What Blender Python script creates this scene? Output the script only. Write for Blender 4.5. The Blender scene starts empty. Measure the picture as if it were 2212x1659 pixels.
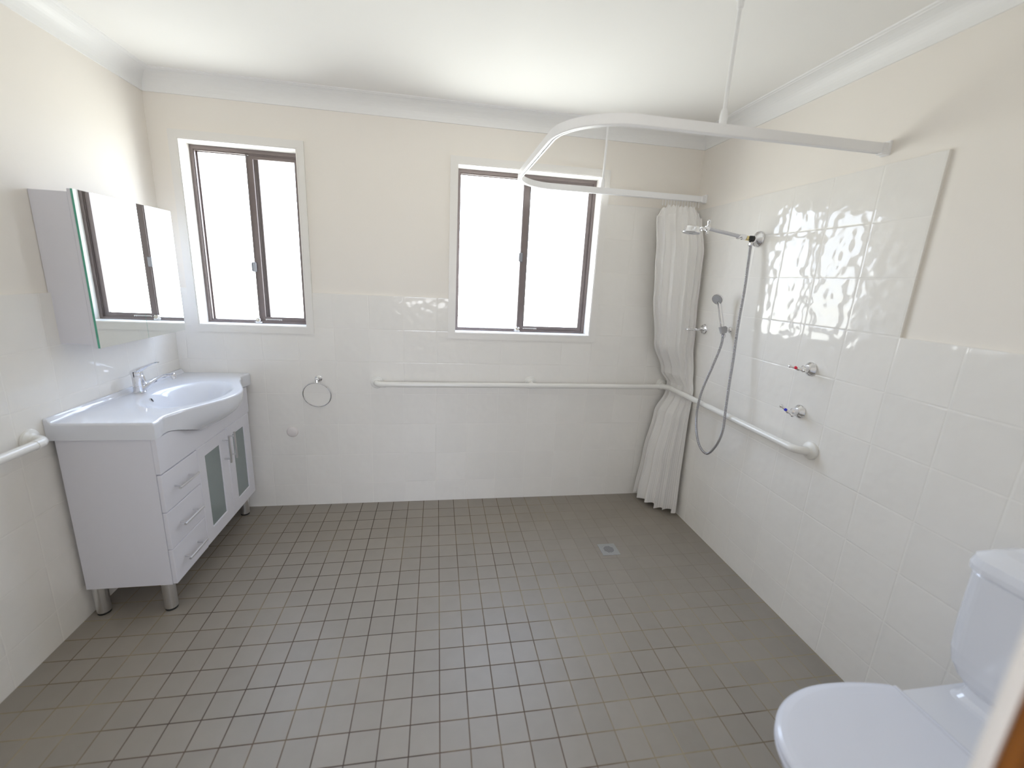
import bpy, bmesh, math, random
from mathutils import Vector, Matrix
random.seed(7)
PI = math.pi
SC = bpy.context.scene
COL = SC.collection

# ------------------------------------------------------------------ camera
WL = -3.101            # left wall tile face (x); right wall tile face x = 0, back wall tile face y = 0
YF = -2.510            # inner face of the front (doorway) wall
ZC = 2.425             # ceiling
cam_d = bpy.data.cameras.new('camera')
cam = bpy.data.objects.new('camera', cam_d)
COL.objects.link(cam)
SC.camera = cam
F_PX = 917.165
cam_d.sensor_width = 36.0
cam_d.sensor_fit = 'HORIZONTAL'
cam_d.lens = F_PX / 2212 * 36
cam_d.shift_x = (1106 - 1092.394) / 2212
cam_d.shift_y = (821.297 - 829.5) / 2212
cam_d.clip_start = 0.02
cam_d.dof.use_dof = True
cam_d.dof.focus_distance = 2.6
cam_d.dof.aperture_fstop = 1.5
pitch, roll, yaw = -0.2367, -0.0492, -0.1664
Rm = Matrix.Rotation(yaw, 3, 'Z') @ Matrix.Rotation(pitch, 3, 'X') @ Matrix.Rotation(roll, 3, 'Y')
cx, cf, cu = Rm.col[0], Rm.col[1], Rm.col[2]
M = Matrix.Identity(4)
for i in range(3):
    M[i][0], M[i][1], M[i][2] = cx[i], cu[i], -cf[i]
M.translation = Vector((-1.628, -2.6779, 1.5095))
cam.matrix_world = M

# ------------------------------------------------------------------ world, window light, exposure
SC.view_settings.view_transform = 'Standard'
SC.view_settings.look = 'None'
SC.view_settings.gamma = 1.0
SC.view_settings.use_curve_mapping = False
SC.view_settings.exposure = -1.00
SC.cycles.use_denoising = True
SC.cycles.max_bounces = 14
SC.cycles.diffuse_bounces = 9
SC.cycles.glossy_bounces = 6
SC.cycles.transparent_max_bounces = 16
SC.cycles.sample_clamp_indirect = 12.0
SC.cycles.blur_glossy = 0.3

world = bpy.data.worlds.new('world')
SC.world = world
world.use_nodes = True
nt = world.node_tree
nt.nodes.clear()
wo = nt.nodes.new('ShaderNodeOutputWorld')
bg = nt.nodes.new('ShaderNodeBackground')
tc = nt.nodes.new('ShaderNodeTexCoord')
sp = nt.nodes.new('ShaderNodeSeparateXYZ')
cr = nt.nodes.new('ShaderNodeValToRGB')
mr = nt.nodes.new('ShaderNodeMapRange')
mr.inputs['From Min'].default_value = -1.0
mr.inputs['From Max'].default_value = 1.0
nt.links.new(tc.outputs['Generated'], sp.inputs[0])
nt.links.new(sp.outputs['Z'], mr.inputs['Value'])
nt.links.new(mr.outputs[0], cr.inputs[0])
cr.color_ramp.elements[0].position = 0.0
cr.color_ramp.elements[0].color = (0.97, 0.965, 0.92, 1)      # sunlit ground below the horizon
cr.color_ramp.elements[1].position = 1.0
cr.color_ramp.elements[1].color = (0.60, 0.76, 1.12, 1)
e = cr.color_ramp.elements.new(0.47); e.color = (0.98, 0.975, 0.94, 1)
e = cr.color_ramp.elements.new(0.53); e.color = (0.86, 0.92, 1.06, 1)
nt.links.new(cr.outputs[0], bg.inputs['Color'])
bg.inputs['Strength'].default_value = 20.0
nt.links.new(bg.outputs[0], wo.inputs[0])


def portal(name, x0, x1, z0, z1, y):
    l = bpy.data.lights.new(name, 'AREA')
    l.shape = 'RECTANGLE'
    l.size = x1 - x0
    l.size_y = z1 - z0
    l.cycles.is_portal = True
    o = bpy.data.objects.new(name, l)
    COL.objects.link(o)
    o.location = ((x0 + x1) / 2, y, (z0 + z1) / 2)
    o.rotation_euler = (-PI / 2, 0, 0)      # light shines along -y, into the room


portal('window_portal', -2.965, -2.40, 1.17, 2.13, 0.185)
portal('window_portal', -1.512, -0.645, 1.16, 2.13, 0.185)
HW = (-2.25, -0.90, 1.10, 1.95)      # unseen hallway window behind the camera, added and sized for bluish fill daylight
portal('window_portal', *HW, -4.05)
bpy.data.objects['window_portal.002'].rotation_euler = (PI / 2, 0, 0)


# ------------------------------------------------------------------ materials
def mat_new(name):
    m = bpy.data.materials.new(name)
    m.use_nodes = True
    t = m.node_tree
    b = t.nodes['Principled BSDF']
    return m, t, b


def N(t, kind, **kw):
    n = t.nodes.new(kind)
    for k, v in kw.items():
        setattr(n, k, v)
    return n


def math_node(t, op, a, b=None, c=None, clamp=False):
    n = N(t, 'ShaderNodeMath', operation=op)
    n.use_clamp = clamp
    for i, v in enumerate((a, b, c)):
        if v is None:
            continue
        if isinstance(v, (int, float)):
            n.inputs[i].default_value = v
        else:
            t.links.new(v, n.inputs[i])
    return n.outputs[0]


def simple(name, col, rough=0.5, metal=0.0, spec=0.5, coat=0.0, noise=0.0, nscale=30, bump=0.0, bscale=200):
    m, t, b = mat_new(name)
    b.inputs['Base Color'].default_value = (*col, 1)
    b.inputs['Roughness'].default_value = rough
    b.inputs['Metallic'].default_value = metal
    b.inputs['Specular IOR Level'].default_value = spec
    b.inputs['Coat Weight'].default_value = coat
    b.inputs['Coat Roughness'].default_value = 0.05
    tcn = N(t, 'ShaderNodeTexCoord')
    if noise > 0:
        nz = N(t, 'ShaderNodeTexNoise')
        nz.inputs['Scale'].default_value = nscale
        nz.inputs['Detail'].default_value = 3
        t.links.new(tcn.outputs['Object'], nz.inputs['Vector'])
        mx = N(t, 'ShaderNodeMix', data_type='RGBA')
        mx.inputs[6].default_value = (*[c * (1 - noise) for c in col], 1)
        mx.inputs[7].default_value = (*[min(1, c * (1 + noise)) for c in col], 1)
        t.links.new(nz.outputs['Fac'], mx.inputs[0])
        t.links.new(mx.outputs[2], b.inputs['Base Color'])
    if bump > 0:
        nb = N(t, 'ShaderNodeTexNoise')
        nb.inputs['Scale'].default_value = bscale
        nb.inputs['Detail'].default_value = 2
        t.links.new(tcn.outputs['Object'], nb.inputs['Vector'])
        bn = N(t, 'ShaderNodeBump')
        bn.inputs['Strength'].default_value = 1.0
        bn.inputs['Distance'].default_value = bump
        t.links.new(nb.outputs['Fac'], bn.inputs['Height'])
        t.links.new(bn.outputs[0], b.inputs['Normal'])
    return m


def tile_mat(name, ua, u0, pu, va, v0, pv, grout_w, tile_col, rough, edge, edge_h,
             glaze=0.0, glaze_scale=20, floor=False):
    """Rectangular tiles laid in object space: lines at u0 + k*pu and v0 + k*pv."""
    m, t, b = mat_new(name)
    tcn = N(t, 'ShaderNodeTexCoord')
    s = N(t, 'ShaderNodeSeparateXYZ')
    t.links.new(tcn.outputs['Object'], s.inputs[0])
    U, V = s.outputs[ua], s.outputs[va]

    def line_dist(C, c0, p):
        q = math_node(t, 'DIVIDE', math_node(t, 'SUBTRACT', C, c0), p)
        fr = math_node(t, 'FRACT', q)
        d = math_node(t, 'SUBTRACT', 0.5, math_node(t, 'ABSOLUTE', math_node(t, 'SUBTRACT', fr, 0.5)))
        return math_node(t, 'MULTIPLY', d, p), math_node(t, 'FLOOR', q), fr
    du, iu, fu = line_dist(U, u0, pu)
    dv, iv, fv = line_dist(V, v0, pv)
    if floor:      # no sliver row right at the back wall
        near = math_node(t, 'GREATER_THAN', V, -0.05)
        dv = math_node(t, 'MAXIMUM', dv, math_node(t, 'MULTIPLY', near, 0.05))
    d = math_node(t, 'MINIMUM', du, dv)
    gm = N(t, 'ShaderNodeMapRange', interpolation_type='SMOOTHSTEP')
    gm.inputs['From Min'].default_value = grout_w / 2 - 0.0004
    gm.inputs['From Max'].default_value = grout_w / 2 + 0.0004
    gm.inputs['To Min'].default_value = 1.0
    gm.inputs['To Max'].default_value = 0.0
    t.links.new(d, gm.inputs['Value'])
    # per tile random value
    cmb = N(t, 'ShaderNodeCombineXYZ')
    t.links.new(iu, cmb.inputs[0]); t.links.new(iv, cmb.inputs[1])
    wn = N(t, 'ShaderNodeTexWhiteNoise', noise_dimensions='3D')
    t.links.new(cmb.outputs[0], wn.inputs['Vector'])
    ws = N(t, 'ShaderNodeSeparateColor')
    t.links.new(wn.outputs['Color'], ws.inputs[0])
    # tile colour: base with slight per tile and mottled variation
    nz = N(t, 'ShaderNodeTexNoise')
    nz.inputs['Scale'].default_value = 9 if not floor else 16
    nz.inputs['Detail'].default_value = 4
    t.links.new(tcn.outputs['Object'], nz.inputs['Vector'])
    var = math_node(t, 'ADD', math_node(t, 'MULTIPLY', wn.outputs['Value'], 0.45),
                    math_node(t, 'MULTIPLY', nz.outputs['Fac'], 0.75))
    mx = N(t, 'ShaderNodeMix', data_type='RGBA')
    k = 0.035 if not floor else 0.09
    mx.inputs[6].default_value = (*[c * (1 - k) for c in tile_col], 1)
    mx.inputs[7].default_value = (*[min(1, c * (1 + k)) for c in tile_col], 1)
    t.links.new(var, mx.inputs[0])
    # grout colour
    gx = N(t, 'ShaderNodeMix', data_type='RGBA')
    t.links.new(mx.outputs[2], gx.inputs[6])
    if floor:
        n2 = N(t, 'ShaderNodeTexNoise')
        n2.inputs['Scale'].default_value = 2.6
        n2.inputs['Detail'].default_value = 3
        t.links.new(tcn.outputs['Object'], n2.inputs['Vector'])
        n3 = N(t, 'ShaderNodeTexNoise')
        n3.inputs['Scale'].default_value = 28
        n3.inputs['Detail'].default_value = 3
        t.links.new(tcn.outputs['Object'], n3.inputs['Vector'])
        mixn = math_node(t, 'ADD', math_node(t, 'MULTIPLY', n2.outputs['Fac'], 0.88),
                         math_node(t, 'MULTIPLY', n3.outputs['Fac'], 0.12))
        # cleaner sandy grout towards the side walls, walked-in brown grout along the middle of the room
        mid = math_node(t, 'MULTIPLY', math_node(t, 'ABSOLUTE', math_node(t, 'SUBTRACT', s.outputs['X'], -1.95)), 0.17)
        mixn = math_node(t, 'ADD', mixn, mid)
        rp = N(t, 'ShaderNodeValToRGB')
        rp.color_ramp.elements[0].position = 0.44
        rp.color_ramp.elements[0].color = (0.065, 0.042, 0.030, 1)
        rp.color_ramp.elements[1].position = 0.80
        rp.color_ramp.elements[1].color = (0.34, 0.285, 0.19, 1)
        e = rp.color_ramp.elements.new(0.56); e.color = (0.115, 0.078, 0.055, 1)
        e = rp.color_ramp.elements.new(0.66); e.color = (0.20, 0.155, 0.10, 1)
        t.links.new(mixn, rp.inputs[0])
        t.links.new(rp.outputs[0], gx.inputs[7])
        # in the shower corner the grout is tile coloured and barely shows
        wet = N(t, 'ShaderNodeMapRange', interpolation_type='SMOOTHSTEP')
        wx = math_node(t, 'SUBTRACT', s.outputs['X'], -0.50)
        wy = math_node(t, 'SUBTRACT', s.outputs['Y'], -0.50)
        rr = math_node(t, 'SQRT', math_node(t, 'ADD', math_node(t, 'MULTIPLY', wx, wx), math_node(t, 'MULTIPLY', wy, wy)))
        rr = math_node(t, 'ADD', rr, math_node(t, 'MULTIPLY', math_node(t, 'SUBTRACT', n2.outputs['Fac'], 0.5), 1.2))
        wet.inputs['From Min'].default_value = 0.30
        wet.inputs['From Max'].default_value = 0.75
        wet.inputs['To Min'].default_value = 0.15
        t.links.new(rr, wet.inputs['Value'])
        t.links.new(math_node(t, 'MULTIPLY', gm.outputs[0], wet.outputs[0]), gx.inputs[0])
    else:
        gx.inputs[7].default_value = (0.86, 0.84, 0.80, 1)
        t.links.new(gm.outputs[0], gx.inputs[0])
    t.links.new(gx.outputs[2], b.inputs['Base Color'])
    rg = N(t, 'ShaderNodeMapRange')
    rg.inputs['To Min'].default_value = rough
    rg.inputs['To Max'].default_value = 0.8
    t.links.new(gm.outputs[0], rg.inputs['Value'])
    t.links.new(rg.outputs[0], b.inputs['Roughness'])
    b.inputs['Specular IOR Level'].default_value = 0.5
    # relief: pillowed edges, glaze ripple, slight lippage of each tile
    eh = N(t, 'ShaderNodeMapRange', interpolation_type='SMOOTHSTEP')
    eh.inputs['From Min'].default_value = grout_w / 2 - 0.0003
    eh.inputs['From Max'].default_value = grout_w / 2 + edge
    eh.inputs['To Max'].default_value = edge_h
    t.links.new(d, eh.inputs['Value'])
    h = eh.outputs[0]
    if glaze > 0:
        ng = N(t, 'ShaderNodeTexNoise')
        ng.inputs['Scale'].default_value = glaze_scale
        ng.inputs['Detail'].default_value = 0.5
        ng.inputs['Roughness'].default_value = 0.3
        t.links.new(tcn.outputs['Object'], ng.inputs['Vector'])
        h = math_node(t, 'ADD', h, math_node(t, 'MULTIPLY', ng.outputs['Fac'], glaze))
    tilt = 0.0016 if not floor else 0.0006
    h = math_node(t, 'ADD', h, math_node(t, 'MULTIPLY', math_node(t, 'MULTIPLY', fu, ws.outputs[0]), tilt))
    h = math_node(t, 'ADD', h, math_node(t, 'MULTIPLY', math_node(t, 'MULTIPLY', fv, ws.outputs[1]), tilt))
    bn = N(t, 'ShaderNodeBump')
    bn.inputs['Strength'].default_value = 1.0
    bn.inputs['Distance'].default_value = 1.0
    t.links.new(h, bn.inputs['Height'])
    t.links.new(bn.outputs[0], b.inputs['Normal'])
    return m


TILE = (0.855, 0.835, 0.80)
PXW, PZW, Z1 = 0.2035, 0.2038, 0.1467
GL = dict(glaze=0.0019, glaze_scale=25)
M_tile_back = tile_mat('wall_tile_back', 'X', -0.2043, PXW, 'Z', Z1, PZW, 0.0028, TILE, 0.10, 0.004, 0.0004, **GL)
M_tile_side_r = tile_mat('wall_tile_right', 'Y', -1.4057, PXW, 'Z', Z1, PZW, 0.0028, TILE, 0.07, 0.004, 0.0005, **GL)
M_tile_side_l = tile_mat('wall_tile_left', 'Y', -1.0128, PXW, 'Z', Z1, PZW, 0.0028, TILE, 0.10, 0.004, 0.0004, **GL)
M_floor = tile_mat('floor_tile', 'X', -1.6051, 0.1, 'Y', -1.012, 0.1, 0.0036, (0.285, 0.256, 0.222), 0.42, 0.0015, 0.0005, floor=True)
M_paint = simple('cream_wall_paint', (0.865, 0.825, 0.77), rough=0.62, spec=0.3, noise=0.012, nscale=4, bump=0.0002, bscale=160)
M_ceil = simple('ceiling_paint', (0.90, 0.89, 0.865), rough=0.8, spec=0.2, noise=0.008, nscale=3)
M_cornice = simple('cornice_paint', (0.88, 0.88, 0.875), rough=0.42, spec=0.35, noise=0.005, nscale=6)
M_white_trim = simple('gloss_white_trim_paint', (0.83, 0.81, 0.78), rough=0.35, spec=0.4, noise=0.006, nscale=8)
M_alu = simple('bronze_aluminium', (0.20, 0.165, 0.160), rough=0.38, metal=0.3, noise=0.05, nscale=40)
M_latch = simple('grey_latch_metal', (0.30, 0.31, 0.34), rough=0.3, metal=0.8, noise=0.05, nscale=60)
M_chrome = simple('chrome', (0.84, 0.84, 0.86), rough=0.06, metal=1.0, noise=0.01, nscale=60)
M_satin = simple('satin_metal', (0.74, 0.74, 0.75), rough=0.28, metal=1.0, noise=0.03, nscale=90)
M_porc = simple('white_porcelain', (0.77, 0.79, 0.85), rough=0.08, spec=0.5, coat=0.4, noise=0.004, nscale=10)
M_plastic = simple('white_plastic', (0.74, 0.765, 0.855), rough=0.16, spec=0.5, noise=0.004, nscale=10)
M_rail = simple('white_powder_coat', (0.83, 0.82, 0.79), rough=0.22, spec=0.5, noise=0.006, nscale=20)
M_track = simple('white_track_enamel', (0.90, 0.90, 0.91), rough=0.28, spec=0.5, noise=0.005, nscale=20)
M_cab = simple('white_cabinet_laminate', (0.755, 0.755, 0.82), rough=0.35, spec=0.4, noise=0.006, nscale=14)
M_dark = simple('dark_gap', (0.02, 0.02, 0.025), rough=0.6, noise=0.1, nscale=50)
M_rubber = simple('black_rubber', (0.025, 0.025, 0.025), rough=0.6, noise=0.1, nscale=60)
M_frost = simple('frosted_glass', (0.25, 0.295, 0.30), rough=0.22, spec=0.5, noise=0.04, nscale=12)
M_greenedge = simple('green_glass_edge', (0.10, 0.42, 0.30), rough=0.12, spec=0.6, noise=0.15, nscale=30)
M_grey_plastic = simple('grey_plastic', (0.42, 0.42, 0.44), rough=0.3, spec=0.5, noise=0.02, nscale=40)
M_arm = simple('pale_grey_metal_arm', (0.60, 0.60, 0.64), rough=0.25, metal=0.4, noise=0.02, nscale=40)
M_red = simple('red_cap', (0.75, 0.02, 0.06), rough=0.2, noise=0.03, nscale=50)
M_blue = simple('blue_cap', (0.02, 0.03, 0.60), rough=0.2, noise=0.03, nscale=50)
M_brass = simple('brass', (0.75, 0.62, 0.30), rough=0.25, metal=1.0, noise=0.05, nscale=60)
M_sticker = simple('white_sticker', (0.75, 0.74, 0.72), rough=0.4, noise=0.01, nscale=50)
M_ink = simple('grey_print', (0.22, 0.20, 0.22), rough=0.6, noise=0.1, nscale=90)
M_mirror, _t, _b = mat_new('mirror_silver')
_b.inputs['Metallic'].default_value = 1.0
_b.inputs['Roughness'].default_value = 0.0
_b.inputs['Base Color'].default_value = (0.88, 0.91, 0.90, 1)


def glass_mat():
    m = bpy.data.materials.new('clear_window_glass')
    m.use_nodes = True
    t = m.node_tree
    t.nodes.clear()
    o = N(t, 'ShaderNodeOutputMaterial')
    tr = N(t, 'ShaderNodeBsdfTransparent')
    tr.inputs[0].default_value = (0.95, 0.97, 0.965, 1)
    gl = N(t, 'ShaderNodeBsdfGlossy')
    gl.inputs['Roughness'].default_value = 0.0
    fr = N(t, 'ShaderNodeFresnel')
    fr.inputs['IOR'].default_value = 1.45
    mx = N(t, 'ShaderNodeMixShader')
    ge = N(t, 'ShaderNodeNewGeometry')       # reflect only on entering the pane, never inside it
    t.links.new(math_node(t, 'MULTIPLY', fr.outputs[0], math_node(t, 'SUBTRACT', 1.0, ge.outputs['Backfacing'])), mx.inputs[0])
    t.links.new(tr.outputs[0], mx.inputs[1])
    t.links.new(gl.outputs[0], mx.inputs[2])
    t.links.new(mx.outputs[0], o.inputs[0])
    return m


M_glass = glass_mat()


def wood_mat():
    m, t, b = mat_new('varnished_red_timber')
    tcn = N(t, 'ShaderNodeTexCoord')
    mp = N(t, 'ShaderNodeMapping')
    mp.inputs['Scale'].default_value = (60, 60, 3)
    t.links.new(tcn.outputs['Object'], mp.inputs[0])
    nz = N(t, 'ShaderNodeTexNoise')
    nz.inputs['Scale'].default_value = 1.4
    nz.inputs['Detail'].default_value = 5
    t.links.new(mp.outputs[0], nz.inputs['Vector'])
    rp = N(t, 'ShaderNodeValToRGB')
    rp.color_ramp.elements[0].position = 0.3
    rp.color_ramp.elements[0].color = (0.11, 0.030, 0.004, 1)
    rp.color_ramp.elements[1].position = 0.7
    rp.color_ramp.elements[1].color = (0.30, 0.11, 0.018, 1)
    t.links.new(nz.outputs['Fac'], rp.inputs[0])
    t.links.new(rp.outputs[0], b.inputs['Base Color'])
    b.inputs['Roughness'].default_value = 0.25
    b.inputs['Coat Weight'].default_value = 0.3
    return m


M_wood = wood_mat()


def fabric_mat():
    """white shower curtain cloth with woven satin stripes (u = across the cloth)"""
    m, t, b = mat_new('white_striped_curtain_cloth')
    uv = N(t, 'ShaderNodeUVMap')
    s = N(t, 'ShaderNodeSeparateXYZ')
    t.links.new(uv.outputs[0], s.inputs[0])
    w = math_node(t, 'FRACT', math_node(t, 'MULTIPLY', s.outputs['X'], 58.0))
    low = N(t, 'ShaderNodeMapRange', interpolation_type='SMOOTHSTEP')      # the stripes are woven into the lower part
    low.inputs['From Min'].default_value = 0.30
    low.inputs['From Max'].default_value = 0.50
    t.links.new(s.outputs['Y'], low.inputs['Value'])
    st = math_node(t, 'MULTIPLY', math_node(t, 'GREATER_THAN', w, 0.55), low.outputs[0])
    fine = math_node(t, 'SINE', math_node(t, 'MULTIPLY', s.outputs['Y'], 2600.0))
    mx = N(t, 'ShaderNodeMix', data_type='RGBA')
    mx.inputs[6].default_value = (0.94, 0.925, 0.91, 1)
    mx.inputs[7].default_value = (0.84, 0.825, 0.81, 1)
    t.links.new(st, mx.inputs[0])
    t.links.new(mx.outputs[2], b.inputs['Base Color'])
    rg = N(t, 'ShaderNodeMapRange')
    rg.inputs['To Min'].default_value = 0.38
    rg.inputs['To Max'].default_value = 0.65
    t.links.new(st, rg.inputs['Value'])
    t.links.new(rg.outputs[0], b.inputs['Roughness'])
    b.inputs['Specular IOR Level'].default_value = 0.35
    nz = N(t, 'ShaderNodeTexNoise')
    nz.inputs['Scale'].default_value = 14
    nz.inputs['Detail'].default_value = 5
    tcn = N(t, 'ShaderNodeTexCoord')
    t.links.new(tcn.outputs['Object'], nz.inputs['Vector'])
    h = math_node(t, 'ADD', math_node(t, 'MULTIPLY', nz.outputs['Fac'], 0.0032),
                  math_node(t, 'ADD', math_node(t, 'MULTIPLY', st, 0.0002), math_node(t, 'MULTIPLY', fine, 0.00005)))
    bn = N(t, 'ShaderNodeBump')
    bn.inputs['Strength'].default_value = 0.7
    bn.inputs['Distance'].default_value = 1.0
    t.links.new(h, bn.inputs['Height'])
    t.links.new(bn.outputs[0], b.inputs['Normal'])
    # thin cloth lets some light through
    tl = N(t, 'ShaderNodeBsdfTranslucent')
    tl.inputs[0].default_value = (0.85, 0.82, 0.78, 1)
    ms = N(t, 'ShaderNodeMixShader')
    ms.inputs[0].default_value = 0.06
    out = t.nodes['Material Output']
    t.links.new(b.outputs[0], ms.inputs[1])
    t.links.new(tl.outputs[0], ms.inputs[2])
    t.links.new(ms.outputs[0], out.inputs[0])
    return m


M_cloth = fabric_mat()


def hose_mat():
    m, t, b = mat_new('spiral_wound_chrome_hose')
    b.inputs['Metallic'].default_value = 1.0
    b.inputs['Roughness'].default_value = 0.25
    uv = N(t, 'ShaderNodeUVMap')
    s = N(t, 'ShaderNodeSeparateXYZ')
    t.links.new(uv.outputs[0], s.inputs[0])
    w = math_node(t, 'SINE', math_node(t, 'MULTIPLY', s.outputs['Y'], 2 * PI / 0.006))
    mx = N(t, 'ShaderNodeMix', data_type='RGBA')
    mx.inputs[6].default_value = (0.22, 0.22, 0.24, 1)
    mx.inputs[7].default_value = (0.78, 0.78, 0.82, 1)
    t.links.new(math_node(t, 'ADD', math_node(t, 'MULTIPLY', w, 0.5), 0.5), mx.inputs[0])
    t.links.new(mx.outputs[2], b.inputs['Base Color'])
    bn = N(t, 'ShaderNodeBump')
    bn.inputs['Strength'].default_value = 1.0
    bn.inputs['Distance'].default_value = 0.0006
    t.links.new(w, bn.inputs['Height'])
    t.links.new(bn.outputs[0], b.inputs['Normal'])
    return m


M_hose = hose_mat()

# ------------------------------------------------------------------ object helpers
ORG = {}


def wloc(o):
    return ORG.get(o.name, Vector((0, 0, 0)))


def obj(name, bm, mat, parent=None, loc=None, smooth=None, label=None, cat=None, group=None, kind=None):
    """mesh is built in world coordinates; origin is moved to loc (top level) or to the parent's origin"""
    me = bpy.data.meshes.new(name)
    base = wloc(parent) if parent is not None else Vector(loc or (0, 0, 0))
    bmesh.ops.recalc_face_normals(bm, faces=bm.faces[:])
    if smooth is not None:
        for f in bm.faces:
            f.smooth = not f.tag
        for ed in bm.edges:
            if len(ed.link_faces) == 2 and ed.calc_face_angle(0) > math.radians(smooth):
                ed.smooth = False
    bm.transform(Matrix.Translation(-base))
    bm.to_mesh(me)
    bm.free()
    mats = mat if isinstance(mat, (list, tuple)) else [mat]
    for m in mats:
        me.materials.append(m)
    o = bpy.data.objects.new(name, me)
    COL.objects.link(o)
    if parent is not None:
        o.parent = parent
    else:
        o.location = base
    ORG[o.name] = base
    tag(o, label, cat, group, kind)
    return o


def tag(o, label=None, cat=None, group=None, kind=None):
    if label: o['label'] = label
    if cat: o['category'] = cat
    if group: o['group'] = group
    if kind: o['kind'] = kind
    return o


def thing(name, loc, label=None, cat=None, group=None, kind=None):
    o = bpy.data.objects.new(name, None)
    COL.objects.link(o)
    o.location = loc
    o.empty_display_size = 0.05
    ORG[o.name] = Vector(loc)
    return tag(o, label, cat, group, kind)


def box(bm, x0, x1, y0, y1, z0, z1, bev=0.0, seg=2):
    vs = [bm.verts.new((x, y, z)) for x in (x0, x1) for y in (y0, y1) for z in (z0, z1)]
    F = [(0, 1, 3, 2), (4, 6, 7, 5), (0, 4, 5, 1), (2, 3, 7, 6), (0, 2, 6, 4), (1, 5, 7, 3)]
    fs = [bm.faces.new([vs[i] for i in f]) for f in F]
    if bev > 0:
        es = list({e for f in fs for e in f.edges})
        bmesh.ops.bevel(bm, geom=es, offset=bev, segments=seg, affect='EDGES', profile=0.5)
    return fs


def NB():
    return bmesh.new()


def frame_axes(d, ref=None):
    d = Vector(d).normalized()
    up = Vector(ref) if ref is not None else (Vector((0, 0, 1)) if abs(d.z) < 0.9 else Vector((1, 0, 0)))
    a = d.cross(up).normalized()
    return d, a, a.cross(d).normalized()


def lathe(bm, prof, origin, axis, seg=32, cap0=True, cap1=True):
    """prof = [(radius, distance along axis)]"""
    d, a, b = frame_axes(axis)
    o = Vector(origin)
    rings = []
    for r, h in prof:
        rings.append([bm.verts.new(o + d * h + (a * math.cos(2 * PI * k / seg) + b * math.sin(2 * PI * k / seg)) * r) for k in range(seg)])
    for i in range(len(rings) - 1):
        for k in range(seg):
            bm.faces.new((rings[i][k], rings[i][(k + 1) % seg], rings[i + 1][(k + 1) % seg], rings[i + 1][k]))
    if cap0: bm.faces.new(list(reversed(rings[0])))
    if cap1: bm.faces.new(rings[-1])


def spline(pts, n=8):
    """Catmull-Rom through points"""
    P = [Vector(p) for p in pts]
    P = [P[0] * 2 - P[1]] + P + [P[-1] * 2 - P[-2]]
    out = []
    for i in range(1, len(P) - 2):
        for k in range(n):
            t = k / n
            a, b, c, d = P[i - 1], P[i], P[i + 1], P[i + 2]
            out.append(0.5 * ((2 * b) + (c - a) * t + (2 * a - 5 * b + 4 * c - d) * t * t + (3 * b - 3 * c + d - a) * t ** 3))
    out.append(P[-2])
    return out


def tube(bm, pts, r, seg=16, caps=True, closed=False, uv=False, flat=1.0, ref=None):
    """round tube along points; r may be a list; flat squashes the second axis"""
    P = [Vector(p) for p in pts]
    n = len(P)
    R = r if isinstance(r, (list, tuple)) else [r] * n
    rings = []
    prev = None
    L = [0.0]
    for i in range(1, n):
        L.append(L[-1] + (P[i] - P[i - 1]).length)
    for i in range(n):
        if closed:
            d = (P[(i + 1) % n] - P[i - 1]).normalized()
        else:
            d = (P[min(i + 1, n - 1)] - P[max(i - 1, 0)]).normalized()
        if prev is None:
            _, a, b = frame_axes(d, ref)
        else:
            a = (prev - d * prev.dot(d)).normalized()
            b = a.cross(d).normalized()
        prev = a
        rings.append([bm.verts.new(P[i] + (a * math.cos(2 * PI * k / seg) + b * math.sin(2 * PI * k / seg) * flat) * R[i]) for k in range(seg)])
    lay = bm.loops.layers.uv.verify() if uv else None
    rng = range(n) if closed else range(n - 1)
    for i in rng:
        j = (i + 1) % n
        for k in range(seg):
            f = bm.faces.new((rings[i][k], rings[i][(k + 1) % seg], rings[j][(k + 1) % seg], rings[j][k]))
            if uv:
                for lp, (u, v) in zip(f.loops, ((k, i), (k + 1, i), (k + 1, j), (k, j))):
                    lp[lay].uv = (u / seg, L[v])
    if caps and not closed:
        bm.faces.new(list(reversed(rings[0])))
        bm.faces.new(rings[-1])


def arc3(c, u, v, r, a0, a1, n):
    c, u, v = Vector(c), Vector(u), Vector(v)
    return [c + u * r * math.cos(a0 + (a1 - a0) * k / n) + v * r * math.sin(a0 + (a1 - a0) * k / n) for k in range(n + 1)]


def loft(bm, rings, cap0=True, cap1=True):
    R = [[bm.verts.new(p) for p in ring] for ring in rings]
    n = len(R[0])
    for i in range(len(R) - 1):
        for k in range(n):
            bm.faces.new((R[i][k], R[i][(k + 1) % n], R[i + 1][(k + 1) % n], R[i + 1][k]))
    if cap0: bm.faces.new(list(reversed(R[0])))
    if cap1: bm.faces.new(R[-1])


def prism(bm, pts, p0, p1, axis):
    """extrude a 2D profile of the two other axes along axis from p0 to p1"""
    def mk(p, c):
        a, b = p
        return {'X': (c, a, b), 'Y': (a, c, b), 'Z': (a, b, c)}[axis]
    A = [bm.verts.new(mk(p, p0)) for p in pts]
    B = [bm.verts.new(mk(p, p1)) for p in pts]
    n = len(pts)
    for k in range(n):
        bm.faces.new((A[k], A[(k + 1) % n], B[(k + 1) % n], B[k]))
    bm.faces.new(list(reversed(A)))
    bm.faces.new(B)


# ================================================================== THE SETTING
PT = 0.010                 # tiles stand this far proud of the painted plaster
ZT, ZTH = 1.3695, 1.981    # top of the low and of the high tiling
WALLT = 0.20
# windows: clear opening in the wall face and outer edge of the white architrave
W1 = dict(i=(-2.970, -2.389, 1.167, 2.134), o=(-3.011, -2.351, 1.126, 2.173))
W2 = dict(i=(-1.519, -0.638, 1.160, 2.133), o=(-1.560, -0.595, 1.120, 2.172))


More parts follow.
